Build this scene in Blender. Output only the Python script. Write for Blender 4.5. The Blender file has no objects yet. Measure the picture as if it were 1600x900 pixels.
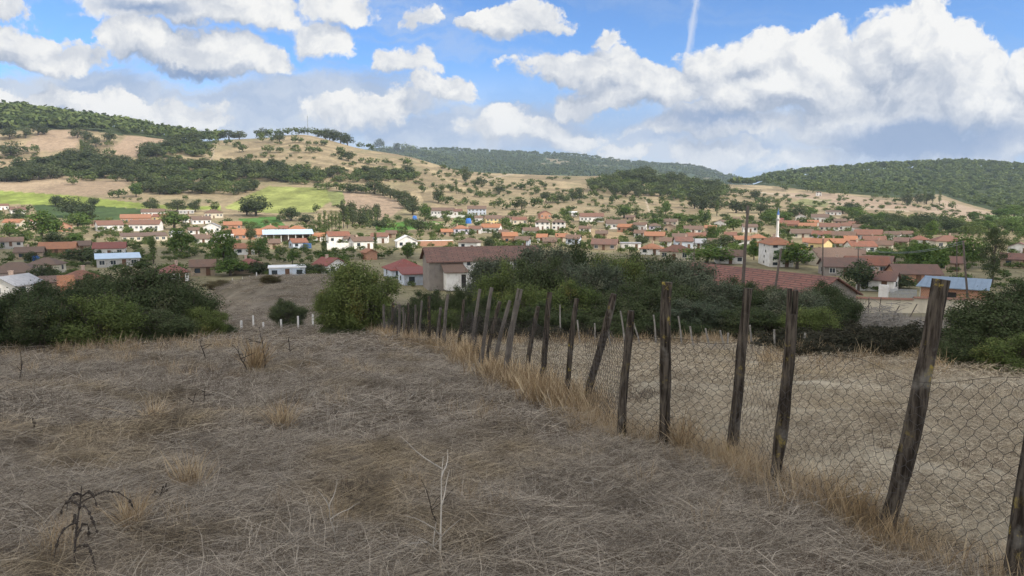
import bpy, math, random
import numpy as np
from mathutils import Matrix, Vector, Euler

# ------------------------------------------------------------------ camera, sky, sun, exposure
SC = bpy.context.scene
COL = SC.collection
R = math.radians
F = 1111.0                      # focal length in pixels of a 1600 px wide frame
PITCH = R(6.92)
SP, CP = math.sin(PITCH), math.cos(PITCH)
cam_d = bpy.data.cameras.new('camera')
cam_d.sensor_width = 36.0
cam_d.lens = 36.0 * F / 1600.0
cam_d.clip_start = 0.05
cam_d.clip_end = 30000
cam = bpy.data.objects.new('camera', cam_d)
COL.objects.link(cam)
cam.location = (0, 0, 0)        # the eye is the origin, the ground lies 1.6 m below it
cam.rotation_euler = (math.pi / 2 - PITCH, 0, 0)
SC.camera = cam

SUN_AZ = R(122)                 # clockwise from straight ahead (+Y): right and a little behind
SUN_EL = R(36)
SUN_DIR = Vector((math.sin(SUN_AZ) * math.cos(SUN_EL), math.cos(SUN_AZ) * math.cos(SUN_EL), math.sin(SUN_EL)))
SUN_STRENGTH = 3.6
SKY_STRENGTH = 0.10
EXPOSURE = 0.45
sun_d = bpy.data.lights.new('sun', 'SUN')
sun_d.energy = SUN_STRENGTH
sun_d.angle = R(0.5)
sun_d.color = (1.0, 0.93, 0.82)
sun = bpy.data.objects.new('sun', sun_d)
COL.objects.link(sun)
sun.rotation_euler = SUN_DIR.to_track_quat('Z', 'Y').to_euler()
SC.view_settings.view_transform = 'Standard'
SC.view_settings.look = 'None'
SC.view_settings.gamma = 1.0
SC.view_settings.use_curve_mapping = False
SC.view_settings.exposure = EXPOSURE
SC.cycles.max_bounces = 5
SC.cycles.diffuse_bounces = 3
SC.cycles.glossy_bounces = 2
SC.cycles.transmission_bounces = 2
SC.cycles.volume_bounces = 0
SC.cycles.transparent_max_bounces = 4
SC.cycles.caustics_reflective = False
SC.cycles.caustics_refractive = False


def t_of_y(y):
    v = (450.0 - y) / F
    return (-SP + v * CP) / (CP + v * SP)


def a_of(x, y):
    v = (450.0 - y) / F
    return (x - 800.0) / F / (CP + v * SP)


def proj(X, Y, Z):
    dep = Y * CP - Z * SP
    up = Y * SP + Z * CP
    return 800 + F * X / dep, 450 - F * up / dep


# ------------------------------------------------------------------ world: Nishita sky with procedural cumulus
W = bpy.data.worlds.new('World')
SC.world = W
W.use_nodes = True


def build_world():
    nt = W.node_tree
    nt.nodes.clear()
    N = nt.nodes.new
    L = nt.links.new

    def put(sock, v):
        if isinstance(v, bpy.types.NodeSocket):
            L(v, sock)
        else:
            sock.default_value = v

    def m(op, a, b=None, c=None, clamp=False):
        n = N('ShaderNodeMath'); n.operation = op; n.use_clamp = clamp
        put(n.inputs[0], a)
        if b is not None: put(n.inputs[1], b)
        if c is not None: put(n.inputs[2], c)
        return n.outputs[0]

    def vm(op, a, b=None, c=None):
        n = N('ShaderNodeVectorMath'); n.operation = op
        put(n.inputs[0], a)
        if b is not None: put(n.inputs[1], b)
        if c is not None: put(n.inputs[2], c)
        return n.outputs['Value'] if op in ('LENGTH', 'DOT_PRODUCT') else n.outputs['Vector']

    def smooth(v, lo, hi, a=0.0, b=1.0):
        n = N('ShaderNodeMapRange'); n.interpolation_type = 'SMOOTHSTEP'
        put(n.inputs['Value'], v)
        n.inputs['From Min'].default_value = lo; n.inputs['From Max'].default_value = hi
        n.inputs['To Min'].default_value = a; n.inputs['To Max'].default_value = b
        return n.outputs['Result']

    def mix(f, a, b):
        n = N('ShaderNodeMix'); n.data_type = 'RGBA'
        put(n.inputs[0], f); put(n.inputs[6], a); put(n.inputs[7], b)
        return n.outputs[2]

    def noise(vec, scale, detail=6, rough=0.55, dim='2D'):
        n = N('ShaderNodeTexNoise'); n.noise_dimensions = dim; n.inputs['Scale'].default_value = scale
        n.inputs['Detail'].default_value = detail; n.inputs['Roughness'].default_value = rough
        L(vec, n.inputs['Vector'])
        return n

    sky = N('ShaderNodeTexSky'); sky.sky_type = 'NISHITA'; sky.sun_disc = False
    sky.sun_elevation = SUN_EL; sky.sun_rotation = SUN_AZ
    sky.altitude = 800; sky.air_density = 1.0; sky.dust_density = 0.3; sky.ozone_density = 2.6
    tc = N('ShaderNodeTexCoord')
    d = tc.outputs['Generated']
    sep = N('ShaderNodeSeparateXYZ'); L(d, sep.inputs[0])
    yy = m('MAXIMUM', m('ABSOLUTE', sep.outputs[1]), 0.12)
    u = m('DIVIDE', sep.outputs[0], yy)
    w = m('DIVIDE', sep.outputs[2], yy)
    cmb = N('ShaderNodeCombineXYZ'); L(u, cmb.inputs[0]); L(w, cmb.inputs[1])
    p0 = cmb.outputs[0]
    warp = noise(p0, 8.0, 7, 0.62)
    p = vm('MULTIPLY_ADD', vm('SUBTRACT', warp.outputs['Color'], (0.5, 0.5, 0.5)), (0.15, 0.085, 0.0), p0)

    def field(pp, sel=None):
        """how deep inside a cloud a direction is: 0 at its rim, s at its heart"""
        acc = None
        for (cx, cy, l, r, up, dn, s) in (sel or CLOUDS):
            u0, w0 = a_of(cx, cy), t_of_y(cy)
            q = vm('SUBTRACT', pp, (u0, w0, 0))
            hi = vm('MULTIPLY', vm('MAXIMUM', q, (0, 0, 0)), (F / r, F / up, 0))
            qq = vm('MULTIPLY_ADD', vm('MINIMUM', q, (0, 0, 0)), (F / l, F / dn, 0), hi)
            k = m('MULTIPLY_ADD', vm('LENGTH', qq), -s, s)
            acc = k if acc is None else m('SMOOTH_MAX', acc, k, 0.12)
        return acc

    def billow(vec):
        a = N('ShaderNodeTexVoronoi'); a.voronoi_dimensions = '2D'; a.feature = 'F1'; a.inputs['Scale'].default_value = 21
        a.inputs['Detail'].default_value = 3.0; a.inputs['Roughness'].default_value = 0.65
        a.normalize = True
        L(vec, a.inputs['Vector'])
        n = noise(vec, 9.0, 10, 0.66)
        return m('ADD', m('MULTIPLY', m('SUBTRACT', 0.40, a.outputs['Distance']), 0.85), m('MULTIPLY', m('SUBTRACT', n.outputs['Fac'], 0.5), 1.9))

    SH = (0.016, 0.024, 0)          # towards the sun, as seen in the sky ahead
    bw = vm('MULTIPLY_ADD', vm('SUBTRACT', warp.outputs['Color'], (0.5, 0.5, 0.5)), (0.06, 0.06, 0.0), p0)
    pb = vm('MULTIPLY', bw, (1.0, 1.2, 1.0))
    b1 = billow(pb)
    b2 = billow(vm('ADD', pb, SH))
    M1 = field(p)
    M2 = field(vm('ADD', p, SH))
    d1 = m('ADD', m('MULTIPLY_ADD', b1, 0.60, M1), 0.05)
    d2 = m('MULTIPLY_ADD', b2, 0.60, M2)
    d1 = m('MINIMUM', d1, m('MULTIPLY_ADD', M1, 3.0, 0.45))
    detail = smooth(m('MULTIPLY', m('SUBTRACT', b1, b2), 0.60), -0.28, 0.28)
    bulk = smooth(m('SUBTRACT', M1, M2), -0.58, 0.34)      # the side of the whole cloud: sunlit top or shaded base
    # crisp sunlit heads, frayed bases
    alpha = smooth(m('DIVIDE', d1, m('MULTIPLY_ADD', bulk, -0.22, 0.44)), 0.0, 1.0)
    shade_n = noise(p0, 6.5, 6, 0.6)
    lit = m('ADD', m('MULTIPLY_ADD', detail, 0.55, m('MULTIPLY', bulk, 0.62)), m('MULTIPLY_ADD', shade_n.outputs['Fac'], 0.9, -0.54), clamp=True)
    thin = smooth(d1, 0.30, 0.05, 0.0, 0.50)
    lit = m('MAXIMUM', lit, thin)
    # thin high veil and the pale bank low over the hills
    veil_n = noise(vm('MULTIPLY', p, (1.5, 8.0, 1)), 2.6, 7, 0.62)
    M3 = field(vm('MULTIPLY_ADD', vm('SUBTRACT', warp.outputs['Color'], (0.5, 0.5, 0.5)), (0.10, 0.05, 0.0), p0), BANKS)
    bank = smooth(m('MULTIPLY_ADD', m('SUBTRACT', veil_n.outputs['Fac'], 0.5), 1.3, M3), -0.30, 0.40, 0.0, 0.97)
    left = smooth(u, 0.25, -0.45)
    wisp = m('MULTIPLY', smooth(veil_n.outputs['Fac'], 0.45, 0.70), m('MULTIPLY_ADD', left, 0.42, 0.16))
    veil = m('MAXIMUM', m('MAXIMUM', wisp, bank), smooth(w, 0.20, 0.08, 0.0, 0.85))
    tone = noise(vm('MULTIPLY', p, (1.0, 2.6, 1)), 5.0, 6, 0.6)
    veil_c = mix(smooth(tone.outputs['Fac'], 0.36, 0.62), CLOUD_MID, CLOUD_VEIL)
    # added cloud cover outside the view, extra bright to fill the shaded foreground
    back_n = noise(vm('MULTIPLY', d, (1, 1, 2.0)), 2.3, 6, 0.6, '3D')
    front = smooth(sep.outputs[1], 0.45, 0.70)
    back_fill = m('MULTIPLY', smooth(back_n.outputs['Fac'], 0.40, 0.56), m('SUBTRACT', 1.0, front))
    back_fill = m('MULTIPLY', back_fill, smooth(sep.outputs[2], -0.02, 0.05))
    alpha_f = m('MULTIPLY', alpha, front)
    # contrail
    u1, w1 = a_of(1088, 0), t_of_y(0)
    u2, w2 = a_of(1070, 105), t_of_y(105)
    k = (u2 - u1) / (w2 - w1)
    ce = m('SUBTRACT', u, m('MULTIPLY_ADD', m('SUBTRACT', w, w1), k, u1))
    trn = noise(vm('MULTIPLY', p0, (1, 0.4, 1)), 50, 6, 0.65)
    wid = m('MULTIPLY_ADD', trn.outputs['Fac'], 0.024, -0.006)
    tr = m('SUBTRACT', 1.0, m('DIVIDE', m('ABSOLUTE', ce), m('MAXIMUM', wid, 0.001)), clamp=True)
    tr = m('MULTIPLY', m('MULTIPLY', tr, smooth(w, 0.165, 0.195)), m('MULTIPLY', front, 0.5))

    skyc = N('ShaderNodeMix'); skyc.data_type = 'RGBA'; skyc.blend_type = 'MULTIPLY'; skyc.inputs[0].default_value = 1.0
    L(sky.outputs[0], skyc.inputs[6]); skyc.inputs[7].default_value = SKY_TINT
    base = mix(veil, skyc.outputs[2], veil_c)
    base = mix(tr, base, CLOUD_LIT)
    cl = mix(lit, CLOUD_DARK, CLOUD_LIT)
    cl = mix(m('MULTIPLY', smooth(w, 0.15, 0.01), 0.40), cl, CLOUD_VEIL)   # low ones drown in the air
    M4 = field(p, BASES)
    cl = mix(smooth(M4, 0.0, 0.70, 0.0, 0.92), cl, CLOUD_BASE)
    out = mix(alpha_f, base, cl)
    out = mix(back_fill, out, CLOUD_BACK_FILL)
    bg = N('ShaderNodeBackground'); L(out, bg.inputs['Color']); bg.inputs['Strength'].default_value = SKY_STRENGTH
    o = N('ShaderNodeOutputWorld'); L(bg.outputs[0], o.inputs['Surface'])
    W.cycles.sampling_method = 'MANUAL'
    W.cycles.sample_map_resolution = 512


SKY_TINT = (0.68, 0.97, 1.32, 1)
CLOUD_LIT = (7.0, 6.95, 6.8, 1)
CLOUD_DARK = (2.7, 3.2, 4.15, 1)
CLOUD_BASE = (1.75, 2.55, 4.1, 1)
CLOUD_MID = (3.0, 3.75, 5.1, 1)
CLOUD_VEIL = (4.5, 5.0, 5.8, 1)
CLOUD_BACK_FILL = (17.2, 16.8, 16.0, 1)  # unseen clouds, brightened as fill light for the near slope
CLOUDS = [
    # the great cumulus on the right: heads, shoulders, long grey base
    (1445, 70, 95, 80, 80, 150, 1.1), (1395, 95, 110, 90, 62, 120, 1.0), (1500, 130, 95, 70, 70, 110, 1.0), (1560, 165, 90, 60, 50, 60, 0.9), (1600, 125, 45, 80, 60, 110, 0.9),
    (1300, 95, 90, 90, 62, 90, 0.95), (1215, 88, 80, 90, 46, 60, 0.9), (1150, 115, 75, 70, 48, 70, 0.85),
    (1240, 140, 85, 80, 55, 50, 1.1), (1180, 165, 90, 90, 40, 30, 0.9), (1380, 205, 220, 240, 60, 40, 0.8), (1560, 235, 170, 170, 40, 22, 0.75), (1150, 200, 180, 140, 26, 18, 0.6),
    # its neighbour in the middle
    (870, 108, 80, 90, 38, 34, 1.0), (945, 118, 80, 80, 46, 44, 1.0), (1030, 145, 95, 110, 36, 34, 0.95), (930, 160, 110, 120, 30, 24, 0.7),
    # upper left bank
    (300, 90, 145, 120, 44, 32, 1.0), (210, 72, 80, 80, 40, 32, 0.95), (390, 105, 80, 70, 34, 22, 0.9),
    (310, 18, 170, 170, 32, 26, 0.85),
    (0, 70, 80, 80, 38, 32, 0.9), (60, 95, 100, 90, 26, 22, 0.8), (0, 15, 55, 50, 24, 20, 0.6),
    (500, 62, 50, 55, 34, 32, 0.75), (545, 14, 55, 50, 26, 24, 0.6), (655, 24, 30, 26, 16, 15, 0.45),
    (795, 34, 75, 80, 28, 24, 0.9), (955, 53, 42, 44, 17, 16, 0.6), (625, 98, 42, 50, 22, 22, 0.55), (690, 145, 55, 48, 30, 26, 0.95),
    # low far banks over the hills
    (300, 185, 130, 60, 28, 30, 0.85), (210, 165, 150, 120, 22, 30, 0.6), (90, 160, 130, 120, 26, 24, 0.6),
    (830, 195, 110, 80, 26, 30, 0.75), (905, 212, 70, 60, 20, 20, 0.6), (975, 238, 36, 36, 16, 16, 0.95), (1120, 240, 90, 80, 24, 24, 0.7), (1260, 250, 90, 80, 20, 20, 0.6), (560, 175, 130, 140, 22, 26, 0.35),
]
BANKS = [(120, 160, 260, 260, 45, 60, 1.2), (480, 175, 300, 220, 55, 60, 1.2), (850, 205, 190, 150, 45, 45, 1.1), (1100, 225, 220, 200, 60, 40, 1.2), (1350, 235, 260, 300, 60, 40, 1.2), (700, 215, 200, 150, 40, 40, 1.0)]
BASES = [(1430, 218, 200, 240, 40, 45, 1.3), (290, 112, 110, 100, 14, 14, 0.8), (1120, 195, 160, 110, 18, 22, 0.7), (230, 18, 150, 130, 24, 18, 0.7)]
build_world()

# ------------------------------------------------------------------ numpy noise
_rs = np.random.RandomState(7)
_PERM = _rs.permutation(256)
_PERM = np.concatenate([_PERM, _PERM])
_GR = _rs.uniform(-1, 1, 256)


def vnoise(x, y):
    x = np.asarray(x, float); y = np.asarray(y, float)
    xi = np.floor(x).astype(np.int64); yi = np.floor(y).astype(np.int64)
    fx = x - xi; fy = y - yi
    fx = fx * fx * (3 - 2 * fx); fy = fy * fy * (3 - 2 * fy)
    def g(i, j):
        return _GR[_PERM[(_PERM[i & 255] + j) & 255]]
    a = g(xi, yi); b = g(xi + 1, yi); c = g(xi, yi + 1); d = g(xi + 1, yi + 1)
    return (a * (1 - fx) + b * fx) * (1 - fy) + (c * (1 - fx) + d * fx) * fy


def fbm(x, y, o=4, gain=0.5):
    s = 0; amp = 1.0; tot = 0
    for k in range(o):
        s = s + amp * vnoise(x * 2 ** k + 17.3 * k, y * 2 ** k - 9.1 * k); tot += amp; amp *= gain
    return s / tot


def sstep(a, b, v):
    t = np.clip((v - a) / (b - a), 0, 1)
    return t * t * (3 - 2 * t)


# ------------------------------------------------------------------ terrain height
SLOPE = 0.1305
KD = [22, 28, 40, 52, 65, 80, 100, 140, 180, 230, 300, 400, 520, 620, 720, 820, 920, 1050, 1200, 1400, 1550, 1750, 2100, 2600, 3300, 4000, 5000, 7000, 12000]
PL = [-1.6 - SLOPE * 22, -1.6 - SLOPE * 28]
LOWZ = PL + [-7.4, -9.8, -11.8, -13.6, -15.6, -17.5, -18, -18, -18, -18, -16]
RIGHTZ = PL + [-7.2, -8.9, -10.7, -12.9, -15.3, -17.5, -18, -18, -18, -18, -16]
KNOLL = PL + [-7.7, -9.3, -8.8, -8.1, -12.0, -17.0, -18, -18, -18, -18, -16]
FARY = {680: 233, 740: 236, 800: 238, 900: 243, 1000: 252, 1100: 264, 1150: 270, 1250: 286}


def far_y(x):
    return float(np.interp(x, list(FARY), list(FARY.values())))


HILL = {  # y of the ground at 620, 720, 820, 920, 1050, 1200, 1400, 1550, 1750 metres
    -60: [329, 304, 277, 240, 192, 166], 0: [329, 304, 277, 240, 197, 172], 150: [329, 304, 279, 244, 206, 189],
    240: [329, 304, 280, 248, 215, 204], 320: [329, 304, 282, 252, 227, 220],
    400: [329, 306, 285, 254, 229, 217], 480: [329, 308, 287, 252, 222, 208], 560: [329, 309, 289, 262, 240, 230],
    640: [331, 313, 295, 273, 252, 242], 720: [333, 318, 303, 286, 273, 268], 800: [334, 320, 307, 293, 279, 271],
    900: [335, 322, 310, 297, 283, 273], 1000: [335, 323, 311, 297, 284, 272], 1100: [336, 325, 315, 303, 293, 286],
    1200: [337, 327, 317, 307, 298, 291, 286, 281, 277], 1300: [338, 329, 319, 309, 301, 293, 284, 276, 269],
    1400: [339, 331, 322, 313, 306, 298, 284, 272, 261], 1480: [340, 333, 325, 318, 312, 305, 288, 272, 256],
    1560: [340, 334, 327, 322, 317, 311, 293, 275, 260], 1640: [341, 335, 328, 324, 320, 315, 297, 282, 268],
}


def build_table():
    for x in (350, 440, 520, 600):
        ks = sorted(HILL)
        lo = max(k for k in ks if k < x); hi = min(k for k in ks if k > x); f = (x - lo) / (hi - lo)
        HILL[x] = [a * (1 - f) + b * f for a, b in zip(HILL[lo], HILL[hi])]
    xs = sorted(HILL)
    rows = []
    for x in xs:
        kn = float(np.clip(1.7 * (1 - abs(x - 455) / 190.0), 0, 1))
        rt = float(np.clip((x - 1150) / 120.0, 0, 1))
        z = [(a * (1 - rt) + c * rt) * (1 - kn) + b * kn for a, b, c in zip(LOWZ, KNOLL, RIGHTZ)]
        h = HILL[x]
        for D, y in zip([620, 720, 820, 920, 1050, 1200], h[:6]):
            z.append(D * t_of_y(y))
        zc = z[-1]
        if len(h) > 6:
            for D, y in zip([1400, 1550, 1750], h[6:]):
                z.append(D * t_of_y(y))
            z += [z[-1] - 30, z[-1] - 60]
            z += [30.0, 60.0]
        else:
            z += [zc - 18, zc - 40, zc - 60 if zc > 60 else -5.0, 0.0, 2600 * t_of_y(min(far_y(x) + 34, 300)), ]
            z += [3300 * t_of_y(far_y(x) + 15), 4000 * t_of_y(far_y(x))]
        z += [4000 * t_of_y(far_y(x)) - 90, 100.0, 100.0]
        while len(z) < len(KD): z.append(z[-1])
        rows.append(z[:len(KD)])
    # add extra columns around the knoll
    xa = np.array([a_of(x, 350) for x in xs])
    T = np.array(rows)
    ls = np.linspace(math.log(22), math.log(12000), 420)
    lk = np.log(np.array(KD, float))
    A = np.linspace(-1.1, 1.1, 331)
    T1 = np.array([np.interp(ls, lk, r) for r in T])
    T2 = np.array([np.interp(A, xa, T1[:, j]) for j in range(len(ls))]).T     # A x ls
    # sharpen the knoll: blend on the dense grid
    def blur(Z, n, ax):
        k = np.exp(-np.linspace(-2, 2, 2 * n + 1) ** 2); k /= k.sum()
        Zp = np.pad(Z, [(n, n) if i == ax else (0, 0) for i in range(2)], mode='edge')
        return np.apply_along_axis(lambda v: np.convolve(v, k, 'valid'), ax, Zp)
    T2 = blur(T2, 3, 1)
    T2 = blur(T2, 5, 0)
    return A, ls, T2


TA, TL, TZ = build_table()


def H(X, Y, detail=True):
    X = np.asarray(X, float); Y = np.asarray(Y, float)
    D = np.maximum(np.maximum(Y, np.abs(X) / 1.1), 0.01)
    a = np.clip(X / D, -1.1, 1.1)
    fa = np.clip((a - TA[0]) / (TA[1] - TA[0]), 0, len(TA) - 1.001)
    fl = np.clip((np.log(D) - TL[0]) / (TL[1] - TL[0]), 0, len(TL) - 1.001)
    ia = fa.astype(int); il = fl.astype(int); da = fa - ia; dl = fl - il
    zt = (TZ[ia, il] * (1 - da) + TZ[ia + 1, il] * da) * (1 - dl) + (TZ[ia, il + 1] * (1 - da) + TZ[ia + 1, il + 1] * da) * dl
    zp = -1.6 - SLOPE * np.maximum(Y, -25.0 + 0.15 * (Y + 25))
    wgt = sstep(25, 33, D)
    z = zp * (1 - wgt) + zt * wgt
    near = 1 - sstep(40, 120, D)
    z = z + near * (0.18 * fbm(X * 0.25 + 3, Y * 0.25, 3) + 0.11 * fbm(X * 1.2, Y * 1.2, 3)) * sstep(0.0, 2.5, np.hypot(X, Y))
    far = sstep(450, 900, D)
    z = z + far * 3.0 * fbm(X / 110.0, Y / 110.0, 4)
    z = z + sstep(1800, 3200, D) * (14 * fbm(X / 330.0, Y / 330.0, 4))
    return z


def h1(x, y):
    return float(H(np.array([x]), np.array([y]))[0])


def ground(x, y, dmin=1.5, dmax=6000.0):
    """first point of the terrain seen through photo pixel (x, y), beyond dmin"""
    D = np.geomspace(dmin, dmax, 900)
    a = a_of(x, y); t = t_of_y(y)
    gap = D * t - H(D * a, D)
    neg = np.where(gap < 0)[0]
    if len(neg) == 0 or neg[0] == 0:
        sel = D < 2000
        i = int(np.argmin(np.where(sel, gap / D, 9))) if len(neg) == 0 else 0
        return Vector((D[i] * a, D[i], h1(D[i] * a, D[i])))
    i = neg[0]
    f = gap[i - 1] / (gap[i - 1] - gap[i])
    d = D[i - 1] + (D[i] - D[i - 1]) * f
    return Vector((d * a, d, h1(d * a, d)))


def at(x, D):
    """terrain point in photo column x at depth D"""
    y = 400.0
    for _ in range(3):
        X = D * a_of(x, y); z = h1(X, D)
        y = proj(X, D, z)[1]
    return Vector((D * a_of(x, y), D, z))


def in_poly(px, py, poly):
    px = np.asarray(px, float); py = np.asarray(py, float)
    ins = np.zeros(px.shape, bool)
    n = len(poly)
    for i in range(n):
        x1, y1 = poly[i]; x2, y2 = poly[(i + 1) % n]
        if y1 == y2: continue
        c = ((y1 > py) != (y2 > py)) & (px < (x2 - x1) * (py - y1) / (y2 - y1) + x1)
        ins ^= c
    return ins


# ------------------------------------------------------------------ object helpers
def tag(o, label=None, cat=None, group=None, kind=None):
    if label: o['label'] = label
    if cat: o['category'] = cat
    if group: o['group'] = group
    if kind: o['kind'] = kind
    return o


def empty(name, loc, rz=0.0):
    o = bpy.data.objects.new(name, None)
    o.empty_display_size = 0.3
    COL.objects.link(o)
    o.location = loc
    o.rotation_euler = (0, 0, rz)
    return o


class MB:
    """collects shapes, then links them as ONE mesh object"""
    def __init__(s):
        s.v = []; s.f = []; s.mi = []; s.n = 0
    def add(s, verts, faces, mi=0):
        b = s.n
        s.v.extend(tuple(p) for p in verts); s.n += len(verts)
        s.f.extend(tuple(b + i for i in f) for f in faces)
        s.mi.extend([mi] * len(faces))
        return s
    def box(s, c, d, rz=0.0, mi=0):
        x, y, z = d[0] / 2, d[1] / 2, d[2] / 2
        ca, sa = math.cos(rz), math.sin(rz)
        vs = []
        for dz in (-z, z):
            for dx, dy in ((-x, -y), (x, -y), (x, y), (-x, y)):
                vs.append((c[0] + dx * ca - dy * sa, c[1] + dx * sa + dy * ca, c[2] + dz))
        return s.add(vs, [(3, 2, 1, 0), (4, 5, 6, 7), (0, 1, 5, 4), (1, 2, 6, 5), (2, 3, 7, 6), (3, 0, 4, 7)], mi)
    def tube(s, pts, rad, n=6, cap=True, mi=0, jit=0.0, rng=None):
        pts = [Vector(p) for p in pts]
        vs = []; fs = []
        k = len(pts)
        for i, p in enumerate(pts):
            t = (pts[min(i + 1, k - 1)] - pts[max(i - 1, 0)])
            t = t.normalized() if t.length > 1e-9 else Vector((0, 0, 1))
            ref = Vector((1, 0, 0)) if abs(t.x) < 0.8 else Vector((0, 1, 0))
            b1 = t.cross(ref).normalized(); b2 = t.cross(b1)
            r = rad[i] if hasattr(rad, '__len__') else rad
            for j in range(n):
                an = 2 * math.pi * j / n
                q = r * (1 + (rng.uniform(-jit, jit) if rng else 0))
                vs.append(p + b1 * (math.cos(an) * q) + b2 * (math.sin(an) * q))
        for i in range(k - 1):
            for j in range(n):
                a = i * n + j; b = i * n + (j + 1) % n
                fs.append((a, b, b + n, a + n))
        if cap:
            fs.append(tuple(range(n - 1, -1, -1)))
            fs.append(tuple((k - 1) * n + j for j in range(n)))
        return s.add(vs, fs, mi)
    def build(s, name, mats, parent=None, loc=None, smooth=False):
        me = bpy.data.meshes.new(name)
        me.from_pydata(s.v, [], s.f)
        if not isinstance(mats, (list, tuple)): mats = [mats]
        for mm in mats: me.materials.append(mm)
        if any(s.mi): me.polygons.foreach_set('material_index', s.mi)
        if smooth: me.polygons.foreach_set('use_smooth', [True] * len(me.polygons))
        me.update()
        return link_mesh(name, me, parent, loc)


def link_mesh(name, me, parent=None, loc=None):
    o = bpy.data.objects.new(name, me)
    COL.objects.link(o)
    if parent is not None: o.parent = parent
    if loc is not None: o.location = loc
    return o


def np_mesh(name, V, Q, mats, rnd=None, mi=None, smooth=False):
    """mesh from numpy verts (n,3) and faces (m,3|4)"""
    me = bpy.data.meshes.new(name)
    V = np.ascontiguousarray(V, np.float32); Q = np.ascontiguousarray(Q, np.int32)
    m, k = Q.shape
    me.vertices.add(len(V)); me.vertices.foreach_set('co', V.ravel())
    me.loops.add(m * k); me.loops.foreach_set('vertex_index', Q.ravel())
    me.polygons.add(m)
    me.polygons.foreach_set('loop_start', np.arange(0, m * k, k, dtype=np.int32))
    me.polygons.foreach_set('loop_total', np.full(m, k, np.int32))
    if not isinstance(mats, (list, tuple)): mats = [mats]
    for mm in mats: me.materials.append(mm)
    if mi is not None: me.polygons.foreach_set('material_index', np.asarray(mi, np.int32))
    if smooth: me.polygons.foreach_set('use_smooth', np.ones(m, bool))
    me.update(calc_edges=True)
    if rnd is not None:
        a = me.attributes.new('rnd', 'FLOAT', 'FACE')
        a.data.foreach_set('value', np.ascontiguousarray(rnd, np.float32))
    me.validate()
    return me


# ------------------------------------------------------------------ materials
class NT:
    def __init__(s, name):
        s.m = bpy.data.materials.new(name); s.m.use_nodes = True
        s.t = s.m.node_tree; s.t.nodes.clear()
        s.out = s.t.nodes.new('ShaderNodeOutputMaterial')
    def n(s, typ, **kw):
        x = s.t.nodes.new(typ)
        for k, v in kw.items(): setattr(x, k, v)
        return x
    def put(s, sock, v):
        if isinstance(v, bpy.types.NodeSocket): s.t.links.new(v, sock)
        else: sock.default_value = v
    def math(s, op, a, b=0.0, clamp=False):
        x = s.n('ShaderNodeMath', operation=op, use_clamp=clamp)
        s.put(x.inputs[0], a); s.put(x.inputs[1], b)
        return x.outputs[0]
    def mix(s, f, a, b, blend='MIX'):
        x = s.n('ShaderNodeMix', data_type='RGBA', blend_type=blend)
        s.put(x.inputs[0], f); s.put(x.inputs[6], a); s.put(x.inputs[7], b)
        return x.outputs[2]
    def noise(s, vec, scale, detail=4, rough=0.55):
        x = s.n('ShaderNodeTexNoise')
        x.inputs['Scale'].default_value = scale; x.inputs['Detail'].default_value = detail; x.inputs['Roughness'].default_value = rough
        if vec is not None: s.put(x.inputs['Vector'], vec)
        return x.outputs['Fac']
    def ramp(s, f, lo, hi, a=0.0, b=1.0):
        x = s.n('ShaderNodeMapRange', interpolation_type='SMOOTHSTEP')
        s.put(x.inputs['Value'], f)
        x.inputs['From Min'].default_value = lo; x.inputs['From Max'].default_value = hi
        x.inputs['To Min'].default_value = a; x.inputs['To Max'].default_value = b
        return x.outputs['Result']
    def attr(s, name):
        x = s.n('ShaderNodeAttribute'); x.attribute_name = name
        return x
    def pos(s):
        return s.n('ShaderNodeNewGeometry').outputs['Position']
    def obj(s):
        return s.n('ShaderNodeTexCoord').outputs['Object']
    def orand(s):
        return s.n('ShaderNodeObjectInfo').outputs['Random']
    def scale(s, vec, k):
        x = s.n('ShaderNodeVectorMath', operation='MULTIPLY'); s.put(x.inputs[0], vec); x.inputs[1].default_value = k
        return x.outputs[0]
    def principled(s, col, rough=0.9, spec=0.2, bump=None, bstr=0.3, bdist=0.02, metal=0.0):
        b = s.n('ShaderNodeBsdfPrincipled')
        s.put(b.inputs['Base Color'], col); s.put(b.inputs['Roughness'], rough)
        b.inputs['Specular IOR Level'].default_value = spec; b.inputs['Metallic'].default_value = metal
        if bump is not None:
            u = s.n('ShaderNodeBump'); u.inputs['Strength'].default_value = bstr; u.inputs['Distance'].default_value = bdist
            s.put(u.inputs['Height'], bump); s.put(b.inputs['Normal'], u.outputs[0])
        s.t.links.new(b.outputs[0], s.out.inputs['Surface'])
        return s.m
    def leaf(s, col, trans=0.25):
        d = s.n('ShaderNodeBsdfDiffuse'); t = s.n('ShaderNodeBsdfTranslucent'); x = s.n('ShaderNodeMixShader')
        s.put(d.inputs['Color'], col); s.put(t.inputs['Color'], col)
        x.inputs[0].default_value = trans
        s.t.links.new(d.outputs[0], x.inputs[1]); s.t.links.new(t.outputs[0], x.inputs[2])
        s.t.links.new(x.outputs[0], s.out.inputs['Surface'])
        return s.m


def c4(r, g, b): return (r, g, b, 1.0)


def leaf_mat(name, a, b, c=None, trans=0.25, per_obj=0.5):
    """leaves whose own colour runs from a to b leaf by leaf and plant by plant, with a few of c"""
    t = NT(name)
    r = t.attr('rnd').outputs['Fac']
    f = t.math('ADD', t.math('MULTIPLY', r, 1 - per_obj), t.math('MULTIPLY', t.orand(), per_obj))
    col = t.mix(f, c4(*a), c4(*b))
    if c is not None:
        n = t.noise(t.pos(), 1.1, 2)
        k = t.math('MULTIPLY', t.ramp(n, 0.55, 0.72), t.ramp(r, 0.45, 0.6))
        col = t.mix(k, col, c4(*c))
    return t.leaf(col, trans)


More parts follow.
